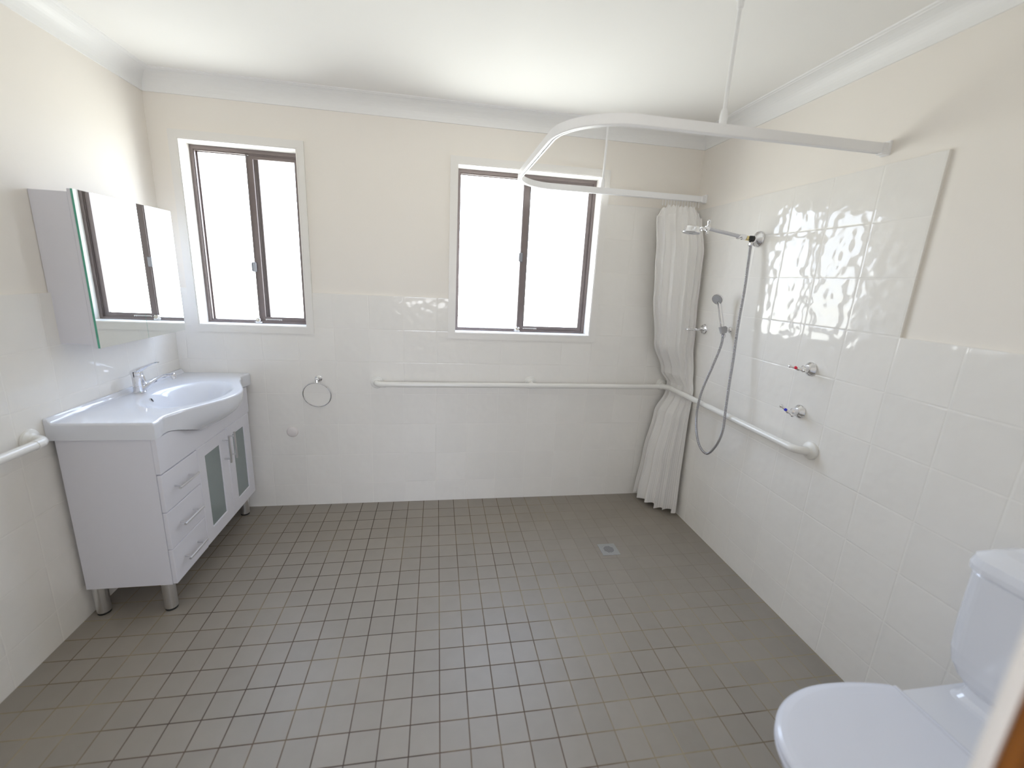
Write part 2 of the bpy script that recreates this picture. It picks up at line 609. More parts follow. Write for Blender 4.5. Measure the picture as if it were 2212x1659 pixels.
def slab_with_holes(bm, xs, zs, y0, y1, keep):
    xs, zs = sorted(set(xs)), sorted(set(zs))
    for a, b in zip(xs, xs[1:]):
        run = None
        for c, d in zip(zs, zs[1:]):
            if keep((a + b) / 2, (c + d) / 2):
                run = (run[0], d) if run else (c, d)
            else:
                if run: box(bm, a, b, y0, y1, *run)
                run = None
        if run: box(bm, a, b, y0, y1, *run)


def inside(r, x, z):
    return r[0] < x < r[1] and r[2] < z < r[3]


bm = NB()
slab_with_holes(bm, [WL - 0.2, 0.2, W1['i'][0], W1['i'][1], W2['i'][0], W2['i'][1]],
                [-0.1, ZC + 0.1, W1['i'][2], W1['i'][3], W2['i'][2], W2['i'][3]],
                PT, WALLT, lambda x, z: not inside(W1['i'], x, z) and not inside(W2['i'], x, z))
wall_back = obj('wall_back', bm, M_paint, kind='structure', label='cream painted back wall with two windows, white tiles below', cat='wall')
bm = NB()
o1, o2 = W1['o'], W2['o']
slab_with_holes(bm, [WL, 0.0, o1[0], o1[1], o2[0], o2[1]], [0, ZT, ZTH, o1[2], o2[2]], 0.0, PT + 0.002,
                lambda x, z: not inside(o1, x, z) and not inside(o2, x, z) and (z < ZT or x > o2[1]))
obj('wall_tiling', bm, M_tile_back, wall_back)

bm = NB()
box(bm, PT, 0.2, YF - 0.115, PT, -0.1, ZC + 0.1)
wall_right = obj('wall_right', bm, M_paint, kind='structure', label='right wall with raised shower tiling and cream paint above', cat='wall')
bm = NB()
prism(bm, [(0.0, 0.0), (0.0, ZTH), (-1.4057 - 0.0016, ZTH), (-1.4057 - 0.0016, ZT), (YF, ZT), (YF, 0.0)], 0.0, PT + 0.002, 'X')
obj('wall_tiling', bm, M_tile_side_r, wall_right)

bm = NB()
box(bm, WL - 0.2, WL - PT, YF - 0.115, PT, -0.1, ZC + 0.1)
wall_left = obj('wall_left', bm, M_paint, kind='structure', label='left wall behind the vanity, cream paint above white tiles', cat='wall')
bm = NB()
box(bm, WL - PT - 0.002, WL, YF, 0, 0, ZT)
obj('wall_tiling', bm, M_tile_side_l, wall_left)

# front wall with the doorway the camera stands in
DX0, DX1, DH = -2.060, -1.240, 2.05
bm = NB()
slab_with_holes(bm, [WL - 0.2, 0.2, DX0 - 0.03, DX1 + 0.03], [-0.1, DH + 0.03, ZC + 0.1], YF - 0.115, YF,
                lambda x, z: not (DX0 - 0.03 < x < DX1 + 0.03 and z < DH + 0.03))
wall_front = obj('wall_front', bm, M_paint, kind='structure', label='front wall with the doorway', cat='wall')
# hallway behind the doorway (closed except for the added window that lets fill daylight in)
bm = NB()
slab_with_holes(bm, [WL - 0.2, 0.2, HW[0], HW[1]], [-0.1, ZC + 0.1, HW[2], HW[3]], -4.1, -4.0,
                lambda x, z: not inside(HW, x, z))
box(bm, WL - 0.2, WL - 0.1, -4.0, YF - 0.115, -0.1, ZC + 0.1)
box(bm, 0.1, 0.2, -4.0, YF - 0.115, -0.1, ZC + 0.1)
obj('wall_hall', bm, M_paint, kind='structure', label='hallway walls behind the doorway', cat='wall')

bm = NB()
box(bm, WL - 0.2, 0.2, -4.1, 0.2, -0.10, 0.0)
floor = obj('floor', bm, M_floor, kind='structure', label='grey square floor tiles with brown grout', cat='floor')
bm = NB()
box(bm, WL - 0.2, 0.2, -4.1, 0.2, ZC, ZC + 0.1)
obj('ceiling', bm, M_ceil, kind='structure', label='white plaster ceiling', cat='ceiling')

# coved cornices
cove = [(0, 0.087), (0.006, 0.087)]
for k in range(11):
    th = PI / 2 * k / 10
    cove.append((0.074 - 0.068 * math.cos(th), 0.081 - 0.074 * math.sin(th)))
cove += [(0.0755, 0.0052), (0.086, 0.0040), (0.088, 0.0)]
cove = cove + [(0, 0)]


def cornice(name, axis, wall, sgn, p0, p1, label):
    bm = NB()
    prism(bm, [(wall + sgn * d, ZC - z) for d, z in cove], p0, p1, axis)
    obj(name, bm, M_cornice, kind='structure', smooth=35, label=label, cat='cornice')


cornice('trim_1', 'X', PT, -1, WL - PT, PT, 'white coved cornice along the back wall')
cornice('trim_2', 'Y', WL - PT, 1, YF, PT, 'white coved cornice along the left wall')
cornice('trim_3', 'Y', PT, -1, YF, PT, 'white coved cornice along the right wall')
cornice('trim_4', 'X', YF, 1, WL - PT, PT, 'white coved cornice along the doorway wall')

# door frame the camera looks past
dr = thing('door_1', (DX1, YF, 0), kind='structure', label='doorway frame at the right edge, white architrave and varnished timber jamb', cat='door frame')
bm = NB()
for x0, x1 in ((DX1, DX1 + 0.062), (DX0 - 0.062, DX0)):
    box(bm, x0, x1, YF, YF + 0.0115, 0, DH + 0.062, 0.002, 1)
box(bm, DX0 - 0.062, DX1 + 0.062, YF, YF + 0.0115, DH, DH + 0.062, 0.002, 1)
obj('architrave', bm, M_white_trim, dr)
bm = NB()
box(bm, DX1, DX1 + 0.03, YF - 0.115, YF - 0.0003, 0, DH)
box(bm, DX0 - 0.03, DX0, YF - 0.115, YF - 0.0003, 0, DH)
box(bm, DX0 - 0.03, DX1 + 0.03, YF - 0.115, YF - 0.0003, DH, DH + 0.03)
obj('door_jamb', bm, M_wood, dr)


# ------------------------------------------------------------------ windows
def rect_ring(bm, a, b, y0, y1, bev=0.0):
    """rectangular ring between outer a and inner b (x0,x1,z0,z1)"""
    O = [(a[0], a[2]), (a[1], a[2]), (a[1], a[3]), (a[0], a[3])]
    I = [(b[0], b[2]), (b[1], b[2]), (b[1], b[3]), (b[0], b[3])]
    v = [[bm.verts.new((p[0], y, p[1])) for p in ring] for y in (y0, y1) for ring in (O, I)]
    Of, If, Ob, Ib = v
    fs = []
    for k in range(4):
        j = (k + 1) % 4
        fs.append(bm.faces.new((Of[k], Of[j], If[j], If[k])))
        fs.append(bm.faces.new((Ob[k], Ib[k], Ib[j], Ob[j])))
        fs.append(bm.faces.new((Of[k], Ob[k], Ob[j], Of[j])))
        fs.append(bm.faces.new((If[k], If[j], Ib[j], Ib[k])))
    return fs


def window(idx, W, mull, latch_z, label, sticker_at, etch_x):
    xi0, xi1, zi0, zi1 = W['i']
    w = thing('window_%d' % idx, ((xi0 + xi1) / 2, 0, zi0), kind='structure', label=label, cat='window')
    # architrave, flat board with small inner bead
    bm = NB()
    rect_ring(bm, W['o'], W['i'], -0.007, PT)
    rect_ring(bm, (xi0 - 0.004, xi1 + 0.004, zi0 - 0.004, zi1 + 0.004), (xi0 - 0.001, xi1 + 0.001, zi0 - 0.001, zi1 + 0.001), -0.0085, -0.006)
    obj('architrave', bm, M_white_trim, w)
    li = 0.004
    bm = NB()
    rect_ring(bm, (xi0, xi1, zi0, zi1), (xi0 + li, xi1 - li, zi0 + li, zi1 - li), -0.004, WALLT - 0.005)
    obj('reveal_lining', bm, M_white_trim, w)
    X0, X1, Z0, Z1_ = xi0 + li, xi1 - li, zi0 + li, zi1 - li
    # outer aluminium frame with track lips
    bm = NB()
    rect_ring(bm, (X0, X1, Z0, Z1_), (X0 + 0.016, X1 - 0.016, Z0 + 0.012, Z1_ - 0.020), 0.098, 0.165)
    rect_ring(bm, (X0, X1, Z0, Z1_), (X0 + 0.020, X1 - 0.020, Z0 + 0.017, Z1_ - 0.026), 0.104, 0.110)
    rect_ring(bm, (X0, X1, Z0, Z1_), (X0 + 0.022, X1 - 0.022, Z0 + 0.016, Z1_ - 0.026), 0.134, 0.140)
    obj('window_frame', bm, M_alu, w)
    # fixed light on the left: interlock stile behind + pane
    bm = NB()
    box(bm, mull - 0.004, mull + 0.026, 0.142, 0.162, Z0 + 0.012, Z1_ - 0.020, 0.002, 1)
    box(bm, mull + 0.004, mull + 0.012, 0.136, 0.143, Z0 + 0.012, Z1_ - 0.020)
    obj('fixed_stile', bm, M_alu, w)
    bm = NB()
    box(bm, X0 + 0.014, mull + 0.006, 0.150, 0.154, Z0 + 0.010, Z1_ - 0.018)
    obj('glass_pane', bm, M_glass, w)
    # sliding sash on the right, inner track
    S = (mull - 0.028, X1 - 0.012, Z0 + 0.008, Z1_ - 0.012)
    I = (mull + 0.006, X1 - 0.040, Z0 + 0.034, Z1_ - 0.042)
    bm = NB()
    rect_ring(bm, S, I, 0.112, 0.132)
    rect_ring(bm, (S[0] + 0.006, S[1] - 0.006, S[2] + 0.006, S[3] - 0.006), (I[0] + 0.003, I[1] - 0.003, I[2] + 0.003, I[3] - 0.003), 0.109, 0.120)
    box(bm, mull - 0.024, mull - 0.019, 0.106, 0.112, S[2], S[3])
    sash = obj('sliding_sash', bm, M_alu, w)
    bm = NB()
    box(bm, I[0] - 0.004, I[1] + 0.004, 0.120, 0.124, I[2] - 0.004, I[3] + 0.004)
    obj('glass_pane', bm, M_glass, sash)
    bm = NB()   # pull latch part way up the meeting stile
    box(bm, mull - 0.036, mull - 0.014, 0.098, 0.113, latch_z - 0.028, latch_z + 0.028, 0.003, 2)
    box(bm, mull - 0.039, mull - 0.034, 0.094, 0.110, latch_z - 0.024, latch_z + 0.024, 0.001, 1)
    obj('latch', bm, M_latch, sash)
    bm = NB()   # little key lock at the foot of the stile
    lathe(bm, [(0.012, 0), (0.0145, 0.002), (0.0145, 0.018), (0.011, 0.022), (0.004, 0.022), (0.004, 0.019)], (mull - 0.026, 0.104, Z0 + 0.016), (0, -1, 0.25), 20)
    box(bm, mull - 0.044, mull - 0.006, 0.092, 0.110, Z0 + 0.001, Z0 + 0.010, 0.002, 1)
    tube(bm, [(mull - 0.036, 0.092, Z0 + 0.012), (mull - 0.046, 0.088, Z0 + 0.008)], 0.004, 10)
    obj('key_lock', bm, M_chrome, sash, smooth=40)
    bm = NB()   # top guide clip
    box(bm, mull - 0.016, mull - 0.012, 0.104, 0.109, Z1_ - 0.030, Z1_ - 0.012)
    box(bm, mull - 0.016, mull - 0.007, 0.104, 0.109, Z1_ - 0.032, Z1_ - 0.029)
    obj('guide_clip', bm, M_chrome, sash)
    # white printed sticker on the bottom rail
    s0 = sticker_at
    bm = NB()
    box(bm, s0, s0 + 0.093, 0.1078, 0.109, Z0 + 0.012, Z0 + 0.026)
    st = obj('sticker', bm, M_sticker, sash)
    bm = NB()
    rr = random.Random(idx)
    x = s0 + 0.005
    while x < s0 + 0.075:
        wd = rr.uniform(0.002, 0.005)
        box(bm, x, x + wd, 0.1074, 0.1079, Z0 + 0.0165, Z0 + 0.0215)
        x += wd + 0.0015
    box(bm, s0 + 0.082, s0 + 0.087, 0.1074, 0.1079, Z0 + 0.014, Z0 + 0.021)
    obj('fine_print', bm, M_ink, st)
    # etched compliance mark on the pane, three short lines
    bm = NB()
    for k, (a, b_) in enumerate(((0.004, 0.040), (0.0, 0.044), (0.012, 0.032))):
        x = etch_x + a
        while x < etch_x + b_:
            wd = rr.uniform(0.003, 0.007)
            box(bm, x, min(x + wd, etch_x + b_), 0.1192 if etch_x > mull else 0.1492, 0.1197 if etch_x > mull else 0.1497,
                Z0 + 0.0605 - 0.008 * k - 0.0019, Z0 + 0.0605 - 0.008 * k + 0.0019)
            x += wd + 0.002
    obj('compliance_mark', bm, M_ink, w)
    return w


window(1, W1, -2.664, 1.500, 'narrower window on the left beside the mirror, dark sliding frame in white architrave', -2.655, -2.640)
window(2, W2, -1.077, 1.640, 'wider window right of centre, dark sliding frame in white architrave', -1.062, -1.490)

# ================================================================== VANITY
def solid_of(bm, merge=1e-5):
    bmesh.ops.remove_doubles(bm, verts=bm.verts[:], dist=merge)


VX0, VXF = WL + 0.018, -2.734          # back of carcass, face of doors
VY0, VY1 = -0.892, -0.052              # near and far side of the cabinet
VZ0, VZT = 0.140, 0.8155
FT = 0.018
van = thing('bathroom_vanity', (-2.92, -0.45, 0), 'white floor-standing vanity cabinet with three drawers and two frosted doors, under the washbasin', 'vanity cabinet')
bm = NB()
box(bm, VX0, VXF - FT - 0.001, VY0, VY0 + 0.016, VZ0, VZT, 0.0008, 1)       # side panels, base, back, middle divider
box(bm, VX0, VXF - FT - 0.001, VY1 - 0.016, VY1, VZ0, VZT, 0.0008, 1)
box(bm, VX0, VXF - FT - 0.002, VY0 + 0.015, VY1 - 0.015, VZ0 + 0.0005, VZ0 + 0.016)
box(bm, VX0, VX0 + 0.012, VY0 + 0.015, VY1 - 0.015, VZ0 + 0.001, VZT - 0.08)
box(bm, VX0, VXF - FT - 0.002, -0.636, -0.620, VZ0 + 0.001, VZT - 0.12)
box(bm, VXF - FT - 0.030, VXF - FT - 0.002, VY0 + 0.015, VY1 - 0.015, 0.655, 0.668)
obj('carcass', bm, M_cab, van)


def slab_front(name, y0, y1, z0, z1, parent, hole=None):
    bm = NB()
    if hole is None:
        box(bm, VXF - FT, VXF, y0, y1, z0, z1, 0.003, 2)
    else:
        hy0, hy1, hz0, hz1 = hole
        r = 0.010
        O = [(y0, z0), (y1, z0), (y1, z1), (y0, z1)]
        # outer ring bevelled by an inset, hole corners chamfered
        def ring(pts, x):
            return [bm.verts.new((x, p[0], p[1])) for p in pts]
        c = 0.003
        Oi = [(y0 + c, z0 + c), (y1 - c, z0 + c), (y1 - c, z1 - c), (y0 + c, z1 - c)]
        H = [(hy0, hz0), (hy1, hz0), (hy1, hz1), (hy0, hz1)]
        Hs = [(hy0 + c, hz0 + c), (hy1 - c, hz0 + c), (hy1 - c, hz1 - c), (hy0 + c, hz1 - c)]
        R = [ring(O, VXF - FT), ring(O, VXF - c), ring(Oi, VXF), ring(H, VXF), ring(Hs, VXF - 0.005), ring(Hs, VXF - FT)]
        R.append(R[0])
        for a, b in zip(R, R[1:]):
            for k in range(4):
                bm.faces.new((a[k], a[(k + 1) % 4], b[(k + 1) % 4], b[k]))
    return obj(name, bm, M_cab, parent)


ZS = [0.1435, 0.3115, 0.4865, 0.6580]



def bar_handle(a, b, parent, side):
    """round bar handle from a to b in the plane of the front, two posts"""
    a, b = Vector(a), Vector(b)
    bm = NB()
    off = Vector((0.032, 0, 0))
    d = (b - a).normalized()
    tube(bm, [a + off, b + off], 0.0055, 14)
    for p in (a + d * 0.022, b - d * 0.022):
        tube(bm, [p + Vector((-0.001, 0, 0)), p + off], 0.0042, 12)
    return obj('handle', bm, M_satin, parent, smooth=40)


for k in range(3):
    d = slab_front('drawer', VY0, -0.6285, ZS[k], ZS[k + 1] - 0.003, van)
    z = (0.228, 0.399, 0.573)[k]
    bar_handle((VXF, -0.838, z), (VXF, -0.690, z), d, 1)
for y0, y1, gy0, gy1, hy in ((-0.6255, -0.346, -0.566, -0.414, -0.386), (-0.343, VY1 - 0.010, -0.276, -0.133, -0.324)):
    d = slab_front('door', y0, y1, 0.146, 0.658, van, (gy0, gy1, 0.212, 0.600))
    bm = NB()
    box(bm, VXF - 0.011, VXF - 0.0055, gy0 + 0.001, gy1 - 0.001, 0.213, 0.599)
    obj('glass_panel', bm, M_frost, d)
    bar_handle((VXF, hy, 0.482), (VXF, hy, 0.632), d, 1)
for x, y in ((-3.055, -0.862), (-2.790, -0.862), (-2.797, -0.085), (-3.055, -0.085)):
    bm = NB()
    lathe(bm, [(0.0245, 0.010), (0.0255, 0.014), (0.0255, 0.132), (0.0245, VZ0 + 0.001)], (x, y, 0), (0, 0, 1), 28)
    lg = obj('leg', bm, M_satin, van, smooth=40)
    bm = NB()
    lathe(bm, [(0.022, 0.0), (0.0235, 0.001), (0.0235, 0.0105)], (x, y, 0), (0, 0, 1), 28)
    obj('foot', bm, M_rubber, lg, smooth=40)

# ------------------------------------------------------------------ moulded basin top
BY0, BY1 = -0.902, -0.002
BZ = 0.886
BC = (-2.826, -0.452)
BA, BB = 0.172, 0.243


def front_x(y):
    d = abs(y + 0.452)
    return -2.727 + 0.124 * (math.cos(PI * min(d, 0.37) / 0.74) ** 2 if d < 0.37 else 0.0) - 0.010 * math.exp(-((d - 0.37) / 0.035) ** 2)


def drop(y):
    d = abs(y + 0.452)
    return 0.070 + 0.090 * (math.cos(PI * min(d, 0.35) / 0.70) ** 1.3 if d < 0.35 else 0.0)


def top_z(x, y):
    z = BZ
    u = math.sqrt(((x - BC[0]) / BA) ** 2 + ((y - BC[1]) / BB) ** 2)
    if u < 1.0:
        pass
    t_ = min(1.0, max(0.0, (1.03 - u) / 0.62))
    z -= 0.120 * t_ ** 1.9 * (3 - 2 * t_) * (0.75 + 0.25 * t_)
    if 1.0 < u < 1.35:
        z -= 0.0022 * (1 - (u - 1.0) / 0.35) ** 2
    elif u <= 1.0:
        z -= 0.0022
    # small upstand along the wall
    t = (x - WL) / 0.027
    if t < 1:
        z += 0.020 * (1 - max(0, (t - 0.45)) / 0.55 * 1.0) ** 2 if t > 0.45 else 0.020
    return z


bm = NB()
NYs, NXs = 230, 140
ys = [BY0 + (BY1 - BY0) * k / NYs for k in range(NYs + 1)]
ys = sorted(set(ys + [BY0 + 0.009 * (1 - math.cos(PI / 2 * k / 6)) for k in range(7)] + [BY1 - 0.009 * (1 - math.cos(PI / 2 * k / 6)) for k in range(7)]))
grid = []
for y in ys:
    xf = front_x(y) - 0.010
    row = []
    for i in range(NXs + 1):
        x = WL + 0.001 + (xf - WL - 0.001) * i / NXs
        row.append((x, y, top_z(x, y)))
    # rounded lip then the skirt curving back under to the cabinet
    D = drop(y)
    for k in range(1, 6):
        a = PI / 2 * k / 5
        row.append((xf + 0.010 * math.sin(a), y, BZ - 0.010 * (1 - math.cos(a))))
    back = xf + 0.010 - (-2.738)
    ext = max(0.0, (D - 0.070) / 0.090)
    for k in range(1, 25):
        t = k / 24
        x = xf + 0.010 - back * ext * (t ** 2.6) * 0.98 - 0.001 * t
        row.append((x, y, BZ - 0.010 - (D - 0.010) * t))
    row.append((row[-1][0] - 0.010, y, BZ - D - 0.001))
    xs_ = row[-1][0]
    for k in range(1, 33):
        x = xs_ + (WL + 0.001 - xs_) * k / 32
        row.append((x, y, min(BZ - 0.0690, top_z(x, y) - 0.010) if k < 32 else BZ - 0.069))
    de = min(y - BY0, BY1 - y)
    if de < 0.009:          # rounded end
        cut = 0.009 * (1 - math.sqrt(max(0, 1 - ((0.009 - de) / 0.009) ** 2)))
        row = [(px, py, pz - cut * max(0.0, 1 - max(0.0, BZ - pz) / 0.05)) if i_ < len(row) - 33 else (px, py, pz) for i_, (px, py, pz) in enumerate(row)]
    grid.append([bm.verts.new(p) for p in row])
n = len(grid[0])
for j in range(len(grid) - 1):
    for i in range(n):
        bm.faces.new((grid[j][i], grid[j][(i + 1) % n], grid[j + 1][(i + 1) % n], grid[j + 1][i]))
for ring in (grid[0], grid[-1]):          # flat ends, closed towards their middle line
    mid = [bm.verts.new((v.co.x, v.co.y, BZ - 0.040)) for v in ring]
    for i in range(n):
        f = bm.faces.new((ring[i], ring[(i + 1) % n], mid[(i + 1) % n], mid[i]))
        f.tag = True
basin = obj('wash_basin', bm, M_porc, None, (-2.9, -0.45, BZ - 0.07), smooth=50,
            label='white moulded washbasin top with bowed front and oval bowl, on the vanity', cat='washbasin')
bm = NB()
ox, oy = -2.968, -0.500
nrm = Vector((0.80, 0.18, 0.45)).normalized()
op = Vector((ox, oy, top_z(ox, oy))) + nrm * 0.001
lathe(bm, [(0.0115, -0.004), (0.0115, 0.0018), (0.0090, 0.0022), (0.0085, 0.0005)], op, nrm, 24)
obj('overflow_ring', bm, M_chrome, basin, smooth=40)
bm = NB()
lathe(bm, [(0.0084, 0.0), (0.0084, 0.0014)], op, nrm, 24)
obj('overflow_hole', bm, M_dark, basin)
bm = NB()
dz = top_z(-2.83, -0.452)
lathe(bm, [(0.030, 0.000), (0.030, 0.002), (0.024, 0.003), (0.020, 0.001)], (-2.83, -0.452, dz), (0, 0, 1), 28)
obj('waste', bm, M_chrome, basin, smooth=40)

# fascia under the basin, its top edge scooped out for the bowed front
bm = NB()
fpts = [(VY0, 0.6610), (VY1, 0.6610)] + [(y_, min(VZT, BZ - drop(y_) - 0.003)) for y_ in [VY1 - (VY1 - VY0) * k / 60 for k in range(61)]]
prism(bm, fpts, VXF - FT, VXF, 'X')
obj('fascia_panel', bm, M_cab, van)

# ------------------------------------------------------------------ mixer tap
TX, TY = -3.046, -0.446
BZ += 0.0003
mix = thing('mixer_tap', (TX, TY, BZ), 'chrome single lever mixer tap standing on the washbasin', 'tap')
bm = NB()
lathe(bm, [(0.0265, 0.0), (0.0265, 0.004), (0.0238, 0.007), (0.0236, 0.030), (0.0240, 0.031), (0.0240, 0.0325), (0.0232, 0.034),
           (0.0230, 0.078), (0.0242, 0.080), (0.0242, 0.083), (0.0230, 0.085)], (TX, TY, BZ), (0, 0, 1), 36)
obj('tap_body', bm, M_chrome, mix, smooth=35)
bm = NB()
# lever: hood over the cartridge running out into an upswept blade
sec = []
path = [(-0.0245, 0.094, 0.012, 0.008), (-0.018, 0.098, 0.021, 0.013), (-0.004, 0.103, 0.024, 0.017), (0.012, 0.109, 0.0235, 0.017), (0.028, 0.119, 0.018, 0.011),
        (0.050, 0.132, 0.0145, 0.0062), (0.072, 0.142, 0.0125, 0.0044), (0.088, 0.1475, 0.0105, 0.0034), (0.099, 0.1485, 0.007, 0.0026)]
for dx, dz_, hw, hh in path:
    sec.append([Vector((TX + dx, TY + hw * math.cos(2 * PI * k / 20), BZ + dz_ + hh * math.sin(2 * PI * k / 20))) for k in range(20)])
loft(bm, sec)
lathe(bm, [(0.0236, 0.0855), (0.0240, 0.098), (0.021, 0.108), (0.012, 0.112)], (TX, TY, BZ), (0, 0, 1), 32)
lev = obj('lever', bm, M_chrome, mix, smooth=40)
bm = NB()
box(bm, TX - 0.002, TX + 0.002, TY - 0.0245, TY - 0.0215, BZ + 0.078, BZ + 0.104, 0.001, 1)
obj('indicator_slot', bm, M_dark, lev)
bm = NB()
sp_ = spline([(TX + 0.016, TY, BZ + 0.016), (TX + 0.040, TY, BZ + 0.032), (TX + 0.075, TY, BZ + 0.058), (TX + 0.105, TY, BZ + 0.077), (TX + 0.130, TY, BZ + 0.084), (TX + 0.150, TY, BZ + 0.084)], 6)
nn = len(sp_)
tube(bm, sp_, [0.0115 - 0.0025 * min(1, k / nn * 1.2) for k in range(nn)], 18)
spout = obj('spout', bm, M_chrome, mix, smooth=50)
bm = NB()
lathe(bm, [(0.0095, 0.006), (0.0125, 0.004), (0.0125, -0.012), (0.0105, -0.014), (0.0105, -0.018)], (TX + 0.153, TY, BZ + 0.086), (-0.25, 0, 1), 24)
lathe(bm, [(0.0100, 0.0), (0.0125, 0.003), (0.0125, 0.012), (0.010, 0.014)], (TX + 0.150, TY, BZ + 0.084), (1, 0, 0.05), 24)
obj('aerator', bm, M_chrome, spout, smooth=40)
bm = NB()
tube(bm, spline([(TX + 0.024, TY, BZ + 0.080), (TX + 0.028, TY, BZ + 0.062), (TX + 0.030, TY, BZ + 0.045), (TX + 0.034, TY, BZ + 0.030)], 4), [0.0062, 0.0060, 0.0058, 0.0055, 0.0052, 0.005, 0.0048, 0.0046, 0.0042, 0.004, 0.0038, 0.0036, 0.003], 12)
obj('plug_rod', bm, M_chrome, mix, smooth=50)

# ------------------------------------------------------------------ mirror cabinet
MX = -2.9635
MY0, MY1, MZ0, MZ1 = -0.7575, -0.158, 1.1545, 1.753
mc = thing('mirror_cabinet', (WL, -0.465, MZ0), 'white wall cabinet with two mirrored doors, over the washbasin', 'mirror cabinet')
bm = NB()
box(bm, WL - PT + 0.0015, -2.9845, MY0 + 0.001, MY1 - 0.001, 1.169, 1.742, 0.0008, 1)
obj('cabinet_box', bm, M_cab, mc)
for a, b in ((MY0, -0.4590), (-0.4575, MY1)):
    bm = NB()
    box(bm, -2.9835, MX - 0.0083, a, b, MZ0, MZ1, 0.0008, 1)
    dd = obj('mirror_door', bm, M_cab, mc)
    bm = NB()
    fs = box(bm, MX - 0.0080, MX, a, b, MZ0, MZ1)
    for f in fs:
        f.material_index = 0 if f.calc_center_median().x > MX - 1e-4 else 1
    obj('mirror_glass', bm, [M_mirror, M_greenedge], dd, label='mirror with green glass edge')


# ================================================================== GRAB RAILS
def flange(bm, p, axis, r=0.040):
    lathe(bm, [(r, 0.0005), (r, 0.004), (r * 0.93, 0.009), (r * 0.62, 0.014), (0.0185, 0.020)], p, axis, 36)


RR = 0.0165
RO = 0.062          # pipe axis distance from the tiles
RZ = 0.835
gr = thing('grab_rail', (0, 0, RZ), 'long white grab rail along the back wall and round the corner under the shower taps', 'grab rail')
c = 0.045
pts = [Vector((-1.995, -0.012, RZ))]
pts += arc3((-1.995 + c, -RO + c - 0.0, RZ), (-1, 0, 0), (0, -1, 0), c, 0, PI / 2, 10)
pts += [Vector((-1.0, -RO, RZ)), Vector((-RO - c, -RO, RZ))]
pts += arc3((-RO - c, -RO - c, RZ), (0, 1, 0), (1, 0, 0), c, 0, PI / 2, 8)[1:]
pts += [Vector((-RO, -0.6, RZ)), Vector((-RO, -1.168 + c, RZ))]
pts += arc3((-RO + c, -1.168 + c, RZ), (-1, 0, 0), (0, -1, 0), c, 0, PI / 2, 10)[1:]
pts += [Vector((-0.012, -1.168, RZ))]
bm = NB()
tube(bm, pts, RR, 20)
obj('rail_tube', bm, M_rail, gr, smooth=50)
# elbows and sleeves slightly thicker than the tube
def sleeve(pp):
    bm = NB()
    tube(bm, pp, RR + 0.0016, 20)
    return bm
bm = sleeve([pts[0]] + pts[1:12] + [Vector((-1.935, -RO, RZ))])
obj('elbow', bm, M_rail, gr, smooth=50)
i0 = 14
bm = sleeve([Vector((-RO - c - 0.02, -RO, RZ))] + arc3((-RO - c, -RO - c, RZ), (0, 1, 0), (1, 0, 0), c, 0, PI / 2, 8) + [Vector((-RO, -RO - c - 0.02, RZ))])
obj('elbow', bm, M_rail, gr, smooth=50)
bm = sleeve([Vector((-RO, -1.168 + c + 0.02, RZ))] + arc3((-RO + c, -1.168 + c, RZ), (-1, 0, 0), (0, -1, 0), c, 0, PI / 2, 10) + [Vector((-0.012, -1.168, RZ))])
obj('elbow', bm, M_rail, gr, smooth=50)
bm = sleeve([Vector((-1.030 - 0.008, -RO, RZ)), Vector((-0.990, -RO, RZ))])
tube(bm, spline([(-1.014, -0.012, RZ + 0.008), (-1.014, -0.035, RZ + 0.008), (-1.014, -RO, RZ)], 5), 0.014, 16)
obj('mid_bracket', bm, M_rail, gr, smooth=50)
for p, a in (((-1.995, 0, RZ), (0, -1, 0)), ((-1.014, 0, RZ + 0.008), (0, -1, 0)), ((-0.075, 0, RZ), (0, -1, 0)), ((0, -1.168, RZ), (-1, 0, 0))):
    bm = NB(); flange(bm, p, a)
    if p[0] == -0.075:
        tube(bm, [(-0.075, -0.015, RZ), (-0.080, -RO + 0.004, RZ)], 0.014, 16)
    obj('wall_flange', bm, M_rail, gr, smooth=40)

gl_ = thing('grab_rail', (WL, -0.968, 0.85), 'short visible end of a white grab rail on the left wall beside the vanity', 'grab rail')
lz = 0.848
bm = NB()
lp = [Vector((WL + 0.012, -0.968, lz))] + arc3((WL + RO - c, -0.968 - c, lz), (0, 1, 0), (1, 0, 0), c, 0, PI / 2, 10) + [Vector((WL + RO, -1.6, lz + 0.01)), Vector((WL + RO, -2.10, lz + 0.014))]
tube(bm, lp, RR, 20)
lp2 = arc3((WL + RO - c, -2.10 - 0.0, lz + 0.014), (1, 0, 0), (0, -1, 0), c, 0, PI / 2, 10) + [Vector((WL + 0.012, -2.10 - c, lz + 0.014))]
tube(bm, lp2, RR, 20)
obj('rail_tube', bm, M_rail, gl_, smooth=50)
bm = NB(); tube(bm, lp[:-2] + [Vector((WL + RO, -0.968 - c - 0.012, lz))], RR + 0.0016, 20)
obj('elbow', bm, M_rail, gl_, smooth=50)
bm = NB(); flange(bm, (WL, -0.968, lz), (1, 0, 0)); obj('wall_flange', bm, M_rail, gl_, smooth=40)
bm = NB(); flange(bm, (WL, -2.10 - c, lz + 0.014), (1, 0, 0)); obj('wall_flange', bm, M_rail, gl_, smooth=40)

